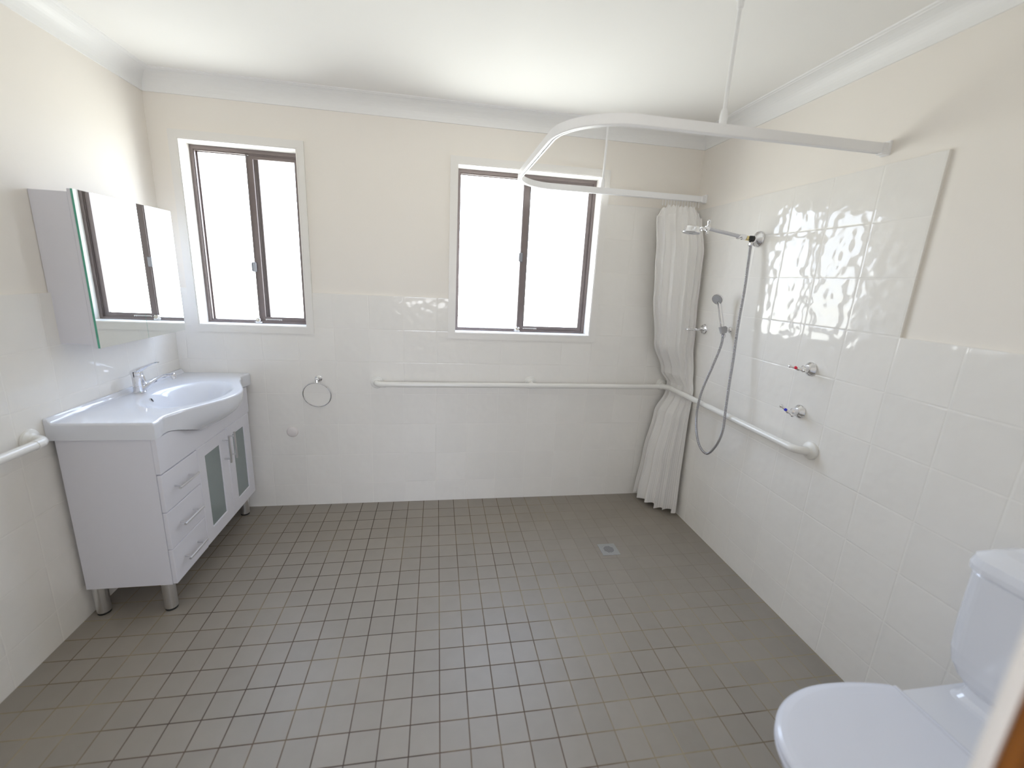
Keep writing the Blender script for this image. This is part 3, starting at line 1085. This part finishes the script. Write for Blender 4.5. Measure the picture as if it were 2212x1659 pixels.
# ================================================================== TOWEL RING, WALL CAP, FLOOR WASTE
tr = thing('towel_ring', (-2.342, 0, 0.855), 'chrome towel ring hanging on the tiles between vanity and grab rail', 'towel ring')
bm = NB()
lathe(bm, [(0.0215, 0.0005), (0.0215, 0.004), (0.017, 0.009), (0.0105, 0.013), (0.0095, 0.030), (0.012, 0.034), (0.012, 0.040), (0.008, 0.044)], (-2.342, 0, 0.853), (0, -1, 0), 28)
tube(bm, [(-2.342, -0.036, 0.856), (-2.342, -0.040, 0.838)], 0.0075, 14)
obj('wall_mount', bm, M_chrome, tr, smooth=40)
bm = NB()
rc = Vector((-2.349, -0.026, 0.757))
uu = Vector((0.996, 0.0, -0.09)).normalized()
vv = Vector((0.085, -0.21, 0.97)).normalized()
tube(bm, [rc + uu * 0.0815 * math.cos(2 * PI * k / 64) + vv * 0.0815 * math.sin(2 * PI * k / 64) for k in range(64)], 0.0036, 12, closed=True)
obj('ring', bm, M_chrome, tr, smooth=60)

bm = NB()
lathe(bm, [(0.034, 0.0005), (0.034, 0.003), (0.031, 0.0075), (0.024, 0.011), (0.012, 0.013), (0.002, 0.0135)], (-2.514, 0, 0.508), (0, -1, 0), 36)
obj('wall_cap', bm, simple('pinkish_white_cap', (0.80, 0.755, 0.74), rough=0.35, noise=0.01, nscale=20), None, (-2.514, 0, 0.508), smooth=50,
    label='small round off-white cover cap on the tiles below the towel ring', cat='cover cap')

fw = thing('floor_waste', (-0.628, -0.634, 0), 'small square metal floor drain with round slotted grate, in the shower area', 'floor drain')
bm = NB()
hw, hr = 0.052, 0.0400
O = []
nseg = 48
sq = []
for k in range(nseg):
    a = 2 * PI * k / nseg
    ca, sa = math.cos(a), math.sin(a)
    m_ = max(abs(ca), abs(sa))
    sq.append((-0.628 + hw * ca / m_, -0.634 + hw * sa / m_))
ci = [(-0.628 + hr * math.cos(2 * PI * k / nseg), -0.634 + hr * math.sin(2 * PI * k / nseg)) for k in range(nseg)]
loft(bm, [[Vector((p[0], p[1], -0.002)) for p in sq], [Vector((p[0], p[1], 0.0016)) for p in sq], [Vector((p[0], p[1], 0.0016)) for p in ci], [Vector((p[0], p[1], 0.0002)) for p in ci]], False, False)
M_drain = simple('brushed_drain_metal', (0.36, 0.36, 0.36), rough=0.45, metal=0.15, noise=0.04, nscale=80)
obj('drain_frame', bm, M_drain, fw, smooth=40)
bm = NB()
lathe(bm, [(0.0394, 0.0002), (0.0394, 0.0016), (0.0300, 0.0019), (0.030, 0.0006)], (-0.628, -0.634, 0), (0, 0, 1), 48, cap1=False)
ang = math.radians(-42)
ca, sa = math.cos(ang), math.sin(ang)
for k in range(8):
    off = (k - 3.5) * 0.0082
    L_ = math.sqrt(max(0, 0.0302 ** 2 - off ** 2))
    pts4 = []
    for u_, w_ in ((-L_, -0.0021), (L_, -0.0021), (L_, 0.0021), (-L_, 0.0021)):
        pts4.append(Vector((-0.628 + u_ * ca - (off + w_) * sa, -0.634 + u_ * sa + (off + w_) * ca, 0)))
    loft(bm, [[p + Vector((0, 0, 0.0006)) for p in pts4], [p + Vector((0, 0, 0.0019)) for p in pts4]])
obj('grate', bm, M_drain, fw, smooth=40)
bm = NB()
lathe(bm, [(0.0300, 0.0003), (0.0300, 0.0007)], (-0.628, -0.634, 0), (0, 0, 1), 40)
obj('drain_pit', bm, M_dark, fw)

# ================================================================== SHOWER TRACK AND CURTAIN
TZ0, TZ1 = 2.020, 2.054
YA, YB, XL, RC = -0.078, -1.186, -1.205, 0.235
tk = thing('shower_curtain_track', (0, -0.63, TZ0), 'white U-shaped shower curtain track fixed to the right wall and hung from the ceiling', 'curtain track')
path = [Vector((-0.004, YA, 0)), Vector((-0.5, YA, 0))]
path += arc3((XL + RC, YA - RC, 0), (0, 1, 0), (-1, 0, 0), RC, 0, PI / 2, 18)
path += [Vector((XL, -0.63, 0))]
path += arc3((XL + RC, YB + RC, 0), (-1, 0, 0), (0, -1, 0), RC, 0, PI / 2, 18)
path += [Vector((-0.5, YB, 0)), Vector((-0.004, YB, 0))]
prof = [(-0.011, 0.003), (-0.011, 0.034), (0.011, 0.034), (0.011, 0.003), (0.008, 0.0), (0.0035, 0.0), (0.0035, 0.006), (0.007, 0.012), (-0.007, 0.012), (-0.0035, 0.006), (-0.0035, 0.0), (-0.008, 0.0)]
bm = NB()
rings = []
for i, p in enumerate(path):
    d = (path[min(i + 1, len(path) - 1)] - path[max(i - 1, 0)]).normalized()
    nr = Vector((-d.y, d.x, 0))
    rings.append([p + nr * a + Vector((0, 0, TZ0 + b)) for a, b in prof])
loft(bm, rings)
obj('track_rail', bm, M_track, tk, smooth=30)
for yy in (YA, YB):
    bm = NB()
    box(bm, -0.024, 0.0095, yy - 0.0135, yy + 0.0135, TZ0 - 0.003, TZ1 + 0.003, 0.003, 2)
    box(bm, -0.002, 0.0098, yy - 0.017, yy + 0.017, TZ0 - 0.006, TZ1 + 0.010, 0.002, 1)
    lathe(bm, [(0.0025, 0), (0.0025, 0.0012)], (-0.012, yy - 0.0135, TZ0 + 0.018), (0, -1, 0), 12)
    obj('wall_bracket', bm, M_track, tk, smooth=35)
HX = -0.668
for yy in (YA, YB):
    bm = NB()
    tube(bm, [(HX, yy, TZ1 + 0.01), (HX, yy, ZC - 0.004)], 0.0065, 16)
    hr_ = obj('hanger_rod', bm, M_track, tk, smooth=40)
    bm = NB()
    lathe(bm, [(0.0125, TZ1 - 0.008), (0.0125, TZ1 + 0.028), (0.0095, TZ1 + 0.046), (0.0075, TZ1 + 0.048)], (HX, yy, 0), (0, 0, 1), 20)
    obj('rod_socket', bm, M_track, hr_, smooth=35)
    bm = NB()
    lathe(bm, [(0.0075, ZC - 0.034), (0.0100, ZC - 0.030), (0.0105, ZC - 0.008), (0.017, ZC - 0.004), (0.017, ZC - 0.0005)], (HX, yy, 0), (0, 0, 1), 20)
    obj('ceiling_cup', bm, M_track, hr_, smooth=35)


def lerp(a, b, t): return a + (b - a) * t


def keyed(tab, z):
    """tab = [(z, value tuple)] ordered from the top down"""
    if z >= tab[0][0]: return tab[0][1]
    for (za, va), (zb, vb) in zip(tab, tab[1:]):
        if z >= zb:
            t = (za - z) / (za - zb)
            t = t * t * (3 - 2 * t)
            return tuple(lerp(p, q, t) for p, q in zip(va, vb))
    return tab[-1][1]


cu_o = thing('shower_curtain', (-0.15, -0.10, 1.99), 'white striped shower curtain bunched in the corner, tucked behind the grab rail', 'shower curtain')
#        z      A.x     A.y     B.x     B.y    bulge  amp
ctab = [(1.995, (-0.285, -0.085, -0.030, -0.085, 0.000, 0.012)),
        (1.930, (-0.318, -0.098, -0.020, -0.110, 0.010, 0.017)),
        (1.700, (-0.285, -0.092, -0.022, -0.190, 0.025, 0.017)),
        (1.450, (-0.262, -0.088, -0.022, -0.205, 0.030, 0.018)),
        (1.150, (-0.205, -0.070, -0.020, -0.230, 0.030, 0.015)),
        (0.950, (-0.110, -0.045, -0.018, -0.270, 0.010, 0.011)),
        (0.860, (-0.045, -0.030, -0.016, -0.292, -0.006, 0.007)),
        (0.800, (-0.048, -0.030, -0.016, -0.290, -0.004, 0.007)),
        (0.650, (-0.110, -0.030, -0.020, -0.292, 0.020, 0.013)),
        (0.350, (-0.150, -0.030, -0.022, -0.300, 0.050, 0.022)),
        (0.030, (-0.180, -0.030, -0.030, -0.325, 0.060, 0.028))]
bm = NB()
uvl = bm.loops.layers.uv.verify()
NU, NV = 340, 110
rows = []
for j in range(NV + 1):
    v = j / NV
    z = lerp(1.992, 0.030, v)
    ax, ay, bx_, by_, bul, amp = keyed(ctab, z)
    row = []
    for i in range(NU + 1):
        s = i / NU
        A, B = Vector((ax, ay)), Vector((bx_, by_))
        dd_ = (B - A)
        nrm2 = Vector((dd_.y, -dd_.x)).normalized()      # towards the room
        if nrm2.x + nrm2.y > 0: nrm2 = -nrm2
        ph = 2 * PI * (5.5 * s + 0.30 * math.sin(5 * s + 1.0)) + 0.7 * math.sin(2.2 * v + 6 * s)
        w1 = math.sin(ph) + 0.16 * math.sin(2.3 * ph + 1.2 + 2 * v) + 0.22 * math.exp(-((z - 1.98) / 0.12) ** 2) * math.sin(2.6 * ph)
        tent = 1.0 - 0.35 * math.exp(-((z - 1.99) / 0.05) ** 2)
        p = A + dd_ * (s + 0.018 * math.cos(ph) * (1 if 0.03 < s < 0.97 else 0)) + nrm2 * (bul * math.sin(PI * s) + 0.85 * amp * w1 * tent)
        px_ = min(p.x, -0.006); py_ = min(p.y, -0.006)
        zz = z
        if j <= 3:       # scalloped heading between the hooks and a turned-down left corner
            zz -= 0.010 * (1 - math.cos(2 * PI * 13 * s)) / 2 * (1 - j / 4)
            if s < 0.16: zz -= 0.035 * ((0.16 - s) / 0.16)
            if s > 0.86: zz -= 0.040 * ((s - 0.86) / 0.14)
        if j == NV:
            zz += 0.006 * math.sin(ph * 0.5)
        row.append(bm.verts.new((px_, py_, zz)))
    rows.append(row)
for j in range(NV):
    for i in range(NU):
        f = bm.faces.new((rows[j][i], rows[j][i + 1], rows[j + 1][i + 1], rows[j + 1][i]))
        for lp_, (a, b) in zip(f.loops, ((i, j), (i + 1, j), (i + 1, j + 1), (i, j + 1))):
            lp_[uvl].uv = (a / NU, b / NV)
cl = obj('curtain_cloth', bm, M_cloth, cu_o, smooth=80)
so = cl.modifiers.new('thickness', 'SOLIDIFY')
so.thickness = 0.0012
so.offset = 0
bm0 = None
for k in range(14):
    s = k / 13
    hx = lerp(-0.275, -0.036, s)
    bm = NB()
    pp = []
    for q in range(15):
        a = -PI / 2 + 2 * PI * q / 15
        pp.append(Vector((hx, YA - 0.0035 + 0.005 * math.cos(a), 2.0025 + 0.0165 * math.sin(a))))
    tube(bm, pp, 0.0011, 8, closed=True)
    obj('hook', bm, M_track, cu_o, smooth=60)

# ================================================================== SHOWER FITTINGS
SF = Vector((0, -0.616, 1.763))
sa_ = thing('shower', tuple(SF), 'chrome wall-mounted shower with swing arm and round head, in front of the curtain', 'shower')
bm = NB()
lathe(bm, [(0.040, 0.0005), (0.040, 0.006), (0.037, 0.011), (0.024, 0.020), (0.0165, 0.026), (0.0155, 0.034)], SF, (-1, 0, 0), 36)
obj('wall_flange', bm, M_chrome, sa_, smooth=35)
dv = SF + Vector((-0.030, 0, 0))
bm = NB()
tube(bm, [dv, dv + Vector((-0.052, 0, 0.002))], 0.0115, 18)
dvo = obj('diverter_valve', bm, M_brass, sa_, smooth=40)
bm = NB()
lathe(bm, [(0.0145, 0), (0.0145, 0.018)], dv + Vector((-0.006, 0, 0)), (-1, 0, 0), 8)
tube(bm, [dv + Vector((-0.016, 0, 0.012)), dv + Vector((-0.016, -0.004, -0.016))], 0.009, 8)
box(bm, dv.x - 0.034, dv.x - 0.018, dv.y - 0.016, dv.y - 0.006, dv.z - 0.010, dv.z + 0.012, 0.002, 1)
obj('black_selector', bm, M_rubber, dvo, smooth=40)
j1 = SF + Vector((-0.094, 0, 0.005))
bm = NB()
lathe(bm, [(0.013, -0.014), (0.0145, -0.010), (0.0145, 0.008), (0.012, 0.012)], j1, (-1, 0, 0.05), 20)
lathe(bm, [(0.011, -0.016), (0.012, -0.012), (0.012, 0.012), (0.011, 0.016)], j1 + Vector((-0.018, 0, 0.001)), (0, 1, 0), 20)
tube(bm, [j1 + Vector((-0.018, -0.012, -0.004)), j1 + Vector((-0.042, -0.030, -0.008))], [0.0065, 0.0050], 12)
obj('swivel_joint', bm, M_chrome, sa_, smooth=40)
a0 = j1 + Vector((-0.022, 0, 0.003)); a1 = Vector((-0.300, -0.616, 1.797))
bm = NB()
tube(bm, [a0, a1], 0.0088, 18)
obj('arm', bm, M_arm, sa_, smooth=40)
bm = NB()
lathe(bm, [(0.009, -0.010), (0.0115, -0.006), (0.0115, 0.006), (0.009, 0.010)], a1, (0, 1, 0), 20)
lathe(bm, [(0.0105, -0.010), (0.0120, 0), (0.010, 0.008)], a1 + Vector((0, 0, 0)), (-1, 0, 0), 20)
lathe(bm, [(0.0035, 0.0), (0.0045, 0.012), (0.0070, 0.018), (0.0085, 0.024), (0.0070, 0.031), (0.002, 0.034)], a1 + Vector((0, -0.004, 0.008)), (0.1, -0.1, 1), 16)
lathe(bm, [(0.0045, 0.0), (0.0055, 0.008), (0.0085, 0.014), (0.0085, 0.019), (0.004, 0.022)], a1 + Vector((0, -0.004, -0.008)), (0.1, -0.1, -1), 16)
obj('joint_knob', bm, M_chrome, sa_, smooth=40)
hc = Vector((-0.381, -0.616, 1.787))
ax_ = Vector((-0.10, 0.0, -1)).normalized()
bm = NB()
tube(bm, spline([a1 + Vector((-0.008, 0, -0.001)), a1 + Vector((-0.024, 0, -0.003)), hc + Vector((0.044, 0, 0.006))], 4), 0.0068, 14)
lathe(bm, [(0.0085, 0), (0.0098, 0.003), (0.0098, 0.012), (0.0085, 0.015)], a1 + Vector((-0.014, 0, -0.002)), (-1, 0, -0.15), 16)
obj('neck', bm, M_chrome, sa_, smooth=40)
bm = NB()
lathe(bm, [(0.010, -0.017), (0.028, -0.0155), (0.036, -0.012), (0.0385, -0.006), (0.0405, 0.008), (0.0440, 0.013), (0.0455, 0.0155), (0.0440, 0.0175)], hc, ax_, 40)
hd = obj('shower_head', bm, M_chrome, sa_, smooth=35)
bm = NB()
lathe(bm, [(0.0405, 0.0175), (0.0400, 0.0185), (0.012, 0.0195), (0.010, 0.0175)], hc, ax_, 40)
obj('spray_face', bm, M_grey_plastic, hd, smooth=35)

# hand shower, its holder and hose
HB = Vector((0, -0.516, 1.285))
hs_h = thing('hand_shower_holder', tuple(HB), 'small chrome wall bracket holding the hand shower', 'shower holder')
bm = NB()
lathe(bm, [(0.016, 0.0005), (0.016, 0.004), (0.012, 0.010), (0.011, 0.034)], HB, (-1, 0, 0), 24)
hp = HB + Vector((-0.047, 0, 0.0))
hax = Vector((-0.17, 0.22, 1)).normalized()
obj('wall_stub', bm, M_chrome, hs_h, smooth=40)
bm = NB()
lathe(bm, [(0.0205, 0.016), (0.0150, -0.022), (0.0130, -0.022), (0.0140, 0.0165)], hp, hax, 24, cap0=False, cap1=False)
box(bm, hp.x + 0.008, hp.x + 0.020, hp.y - 0.012, hp.y + 0.012, hp.z - 0.018, hp.z + 0.016, 0.003, 2)
bmesh.ops.holes_fill(bm, edges=bm.edges[:], sides=0) if False else None
obj('cone_cradle', bm, M_grey_plastic, hs_h, smooth=40)

hsh = thing('hand_shower', tuple(hp), 'chrome hand shower with long metal hose looping down from the shower arm', 'hand shower')
q0 = hp + hax * -0.026
q1 = hp + hax * 0.158
bm = NB()
tube(bm, spline([q0, hp, hp + hax * 0.06, hp + hax * 0.13, q1 + Vector((-0.004, 0, 0))], 5), [0.0075 + 0.0045 * min(1, k / 6) for k in range(21)], 18)
obj('handle', bm, M_chrome, hsh, smooth=50)
hcen = q1 + Vector((-0.010, 0.0, 0.014))
fax = Vector((-0.78, -0.42, -0.40)).normalized()
bm = NB()
lathe(bm, [(0.010, -0.016), (0.022, -0.013), (0.0285, -0.004), (0.0300, 0.006), (0.0290, 0.010)], hcen, fax, 32)
hh = obj('spray_head', bm, M_chrome, hsh, smooth=40)
bm = NB()
lathe(bm, [(0.0265, 0.0100), (0.0260, 0.0115), (0.0200, 0.0115), (0.0195, 0.0108), (0.0185, 0.0120), (0.0130, 0.0120), (0.0125, 0.0110), (0.0115, 0.0125), (0.005, 0.0128)], hcen, fax, 32)
obj('spray_face', bm, M_grey_plastic, hh, smooth=25)
bm = NB()
hose_pts = [(-0.0465, -0.6213, 1.736), (-0.048, -0.624, 1.715), (-0.056, -0.640, 1.62), (-0.060, -0.652, 1.50), (-0.066, -0.658, 1.33), (-0.078, -0.682, 1.15), (-0.090, -0.700, 1.03),
            (-0.094, -0.712, 0.88), (-0.094, -0.718, 0.76), (-0.086, -0.676, 0.655), (-0.080, -0.600, 0.575), (-0.082, -0.515, 0.610), (-0.088, -0.468, 0.745),
            (-0.092, -0.480, 0.900), (-0.080, -0.525, 1.070), (-0.056, -0.535, 1.190), tuple(q0 + hax * -0.002)]
tube(bm, spline(hose_pts, 8), 0.0068, 14, uv=True)
obj('hose', bm, M_hose, hsh, smooth=60)
bm = NB()
lathe(bm, [(0.009, 0), (0.0115, 0.004), (0.0115, 0.016), (0.009, 0.020)], (-0.046, -0.6205, 1.7455), (-0.02, -0.05, -1), 8)
obj('hose_nut', bm, M_chrome, hsh, smooth=40)
bm = NB()
lathe(bm, [(0.0085, 0), (0.0105, 0.004), (0.0105, 0.018), (0.008, 0.022)], q0 + hax * 0.002, -hax, 8)
obj('hose_nut', bm, M_chrome, hsh, smooth=40)

# soap ring beside the curtain
sr = thing('soap_ring', (0, -0.283, 1.260), 'chrome soap ring on a round rose, beside the curtain edge', 'soap holder')
bm = NB()
lathe(bm, [(0.031, 0.0005), (0.031, 0.004), (0.028, 0.009), (0.018, 0.013), (0.0145, 0.020), (0.0125, 0.026), (0.008, 0.030)], (0, -0.283, 1.260), (-1, 0, 0), 32)
tube(bm, [(-0.024, -0.283, 1.260), (-0.046, -0.283, 1.258)], 0.0062, 14)
obj('wall_rose', bm, M_chrome, sr, smooth=40)
bm = NB()
cc = Vector((-0.083, -0.283, 1.257))
tube(bm, [cc + Vector((0.040 * math.cos(2 * PI * k / 48), 0.040 * math.sin(2 * PI * k / 48), 0)) for k in range(48)], 0.0042, 12, closed=True)
obj('ring', bm, M_chrome, sr, smooth=60)


# wall taps
def wall_tap(p, capmat, label, rot):
    p = Vector(p)
    t = thing('shower_tap', tuple(p), label, 'tap', 'shower taps on the right wall')
    bm = NB()
    lathe(bm, [(0.0315, 0.0005), (0.0315, 0.004), (0.0300, 0.007), (0.0185, 0.020), (0.0170, 0.021)], p, (-1, 0, 0), 8 * 4)
    obj('wall_flange', bm, M_chrome, t, smooth=25)
    bm = NB()
    lathe(bm, [(0.0155, 0.018), (0.0150, 0.040), (0.0125, 0.043), (0.0085, 0.047), (0.0070, 0.056)], p, (-1, 0, 0), 24)
    obj('tap_body', bm, M_chrome, t, smooth=35)
    # lever: crossbar lying out from the spindle, with ball ends
    bm = NB()
    d = Vector((-0.55, math.cos(rot) * 0.9, math.sin(rot) * 0.9)).normalized()
    c_ = p + Vector((-0.062, 0, 0))
    L1, L2 = 0.034, 0.024
    e1, e2 = c_ + d * L1, c_ - d * L2
    tube(bm, [p + Vector((-0.050, 0, 0)), c_], 0.0075, 14)
    tube(bm, spline([e2, c_ - d * 0.010, c_, c_ + d * 0.012, e1], 4), [0.0045, 0.0045, 0.0048, 0.0052, 0.0060, 0.0072, 0.0080, 0.0086, 0.0086, 0.0084, 0.0076, 0.0066, 0.0058, 0.0050, 0.0046, 0.0044, 0.0042], 14)
    for e_, r_ in ((e1, 0.0078), (e2, 0.0078)):
        lathe(bm, [(r_ * math.sin(PI * (k + 0.35) / 8.7), -r_ * math.cos(PI * (k + 0.35) / 8.7)) for k in range(9)], e_, d, 16)
    lv = obj('lever_handle', bm, M_chrome, t, smooth=50)
    bm = NB()
    nn_ = Vector((-0.75, -0.45, 0.30)).normalized()
    lathe(bm, [(0.0066, 0.004), (0.0066, 0.0095), (0.0040, 0.0112)], c_ + d * 0.010, nn_, 18)
    obj('colour_cap', bm, capmat, lv, smooth=40, label='red cap' if capmat is M_red else 'blue cap')
    return t


wall_tap((0, -1.080, 1.183), M_red, 'chrome hot tap with red cap, upper of the two shower taps', math.radians(10))
wall_tap((0, -1.072, 0.984), M_blue, 'chrome cold tap with blue cap, lower of the two shower taps', math.radians(40))

# ================================================================== TOILET
CY = -2.058
to = thing('toilet', (-0.40, CY, 0), 'white close-coupled toilet with closed lid against the right wall', 'toilet')


def seat_half(t, w):
    """t = 0 at the hinge .. 1 at the tip"""
    if t > 0.42:
        return w * math.sqrt(max(0.0, 1 - ((t - 0.42) / 0.58) ** 2.1))
    return w * (1 - 0.13 * ((0.42 - t) / 0.42) ** 2)


def seat_ring(x0, x1, w, z, n=40):
    """closed outline, x0 hinge, x1 tip (x1 < x0)"""
    pts = []
    for k in range(n + 1):
        t = math.sin(PI / 2 * k / n)
        pts.append(Vector((x0 + (x1 - x0) * t, CY + seat_half(t, w), z)))
    for k in range(n - 1, -1, -1):
        t = math.sin(PI / 2 * k / n)
        pts.append(Vector((x0 + (x1 - x0) * t, CY - seat_half(t, w), z)))
    return pts


SX0, SX1 = -0.352, -0.807
ZL = 0.448
# pan with outward flaring bowl
bm = NB()
pan = []
for z, x0, x1, w in ((0.0, -0.12, -0.52, 0.105), (0.02, -0.12, -0.52, 0.103), (0.12, -0.12, -0.54, 0.098), (0.22, -0.13, -0.60, 0.110), (0.30, -0.15, -0.70, 0.145),
                     (0.36, -0.20, -0.775, 0.172), (0.385, -0.26, -0.795, 0.178), (0.400, -0.30, -0.798, 0.179), (0.405, -0.31, -0.790, 0.174)):
    pan.append(seat_ring(x0, x1, w, z, 24))
loft(bm, pan)
obj('pan', bm, M_porc, to, smooth=60)
# rear deck that carries the cistern
bm = NB()
dk = []
def rrect(x0, x1, hw, z, r, n=6):
    P_ = []
    for cx_, cy_, a0 in ((x1 - r, CY + hw - r, 0), (x0 + r, CY + hw - r, PI / 2), (x0 + r, CY - hw + r, PI), (x1 - r, CY - hw + r, 3 * PI / 2)):
        for k in range(n + 1):
            a = a0 + PI / 2 * k / n
            P_.append(Vector((cx_ + r * math.cos(a), cy_ + r * math.sin(a), z)))
    return P_
for z, x0, hw, r in ((0.24, -0.22, 0.10, 0.03), (0.34, -0.27, 0.135, 0.03), (0.400, -0.335, 0.150, 0.02), (0.424, -0.337, 0.153, 0.02), (0.4305, -0.333, 0.148, 0.02)):
    dk.append(rrect(x0, -0.012, hw, z, r))
loft(bm, dk)
dk = []
for z, x0, hw, r in ((0.4270, -0.205, 0.140, 0.03), (0.4340, -0.186, 0.130, 0.03), (0.445, -0.176, 0.125, 0.03), (0.475, -0.172, 0.120, 0.03)):
    dk.append(rrect(x0, -0.012, hw, z, r))
loft(bm, dk)
obj('rear_deck', bm, M_porc, to, smooth=50)
bm = NB()
st_ = []
for z, ins in ((0.4065, 0.010), (0.4085, 0.003), (0.416, 0.0), (0.424, 0.002), (0.4265, 0.008)):
    st_.append(seat_ring(SX0 - ins * 0.3, SX1 + ins, 0.187 - ins, z, 32))
loft(bm, st_)
obj('seat', bm, M_plastic, to, smooth=60)
bm = NB()
st_ = []
for z, ins in ((0.4275, 0.006), (0.4290, 0.001), (0.436, -0.001), (0.4420, 0.003), (0.4460, 0.010), (0.4485, 0.022), (0.4500, 0.045), (0.4512, 0.085), (0.4516, 0.125)):
    st_.append(seat_ring(SX0 - ins * 0.15, SX1 + ins, 0.187 - ins, z, 32))
loft(bm, st_)
obj('lid', bm, M_plastic, to, smooth=60)
bm = NB()
for sgn in (1, -1):
    tube(bm, [(SX0 + 0.010, CY + sgn * 0.155, 0.431), (SX0 + 0.010, CY + sgn * 0.040, 0.431)], 0.0125, 14)
tube(bm, [(SX0 + 0.010, CY - 0.15, 0.4335), (SX0 + 0.010, CY + 0.15, 0.4335)], 0.010, 14)
obj('hinge', bm, M_plastic, to, smooth=50)
bm = NB()
cs = []
for z, x0, hw, r in ((0.470, -0.165, 0.118, 0.030), (0.476, -0.178, 0.134, 0.040), (0.495, -0.188, 0.150, 0.045), (0.525, -0.196, 0.164, 0.045), (0.565, -0.200, 0.171, 0.045),
                     (0.66, -0.203, 0.175, 0.045), (0.800, -0.204, 0.177, 0.045), (0.806, -0.200, 0.173, 0.042)):
    cs.append(rrect(x0, -0.006, hw, z, r, 8))
loft(bm, cs)
obj('cistern', bm, M_porc, to, smooth=60)
bm = NB()
cs = []
for z, x0, hw, r in ((0.807, -0.204, 0.176, 0.045), (0.811, -0.212, 0.184, 0.050), (0.826, -0.213, 0.185, 0.050), (0.848, -0.208, 0.181, 0.050), (0.862, -0.186, 0.165, 0.048),
                     (0.872, -0.165, 0.147, 0.042), (0.878, -0.135, 0.118, 0.036), (0.880, -0.100, 0.080, 0.03)):
    cs.append(rrect(x0, -0.004 - 0.002 * (z > 0.83) - (0.0 if z < 0.85 else (z - 0.85) * 1.2), hw, z, r, 8))
loft(bm, cs)
obj('cistern_lid', bm, M_porc, to, smooth=60)
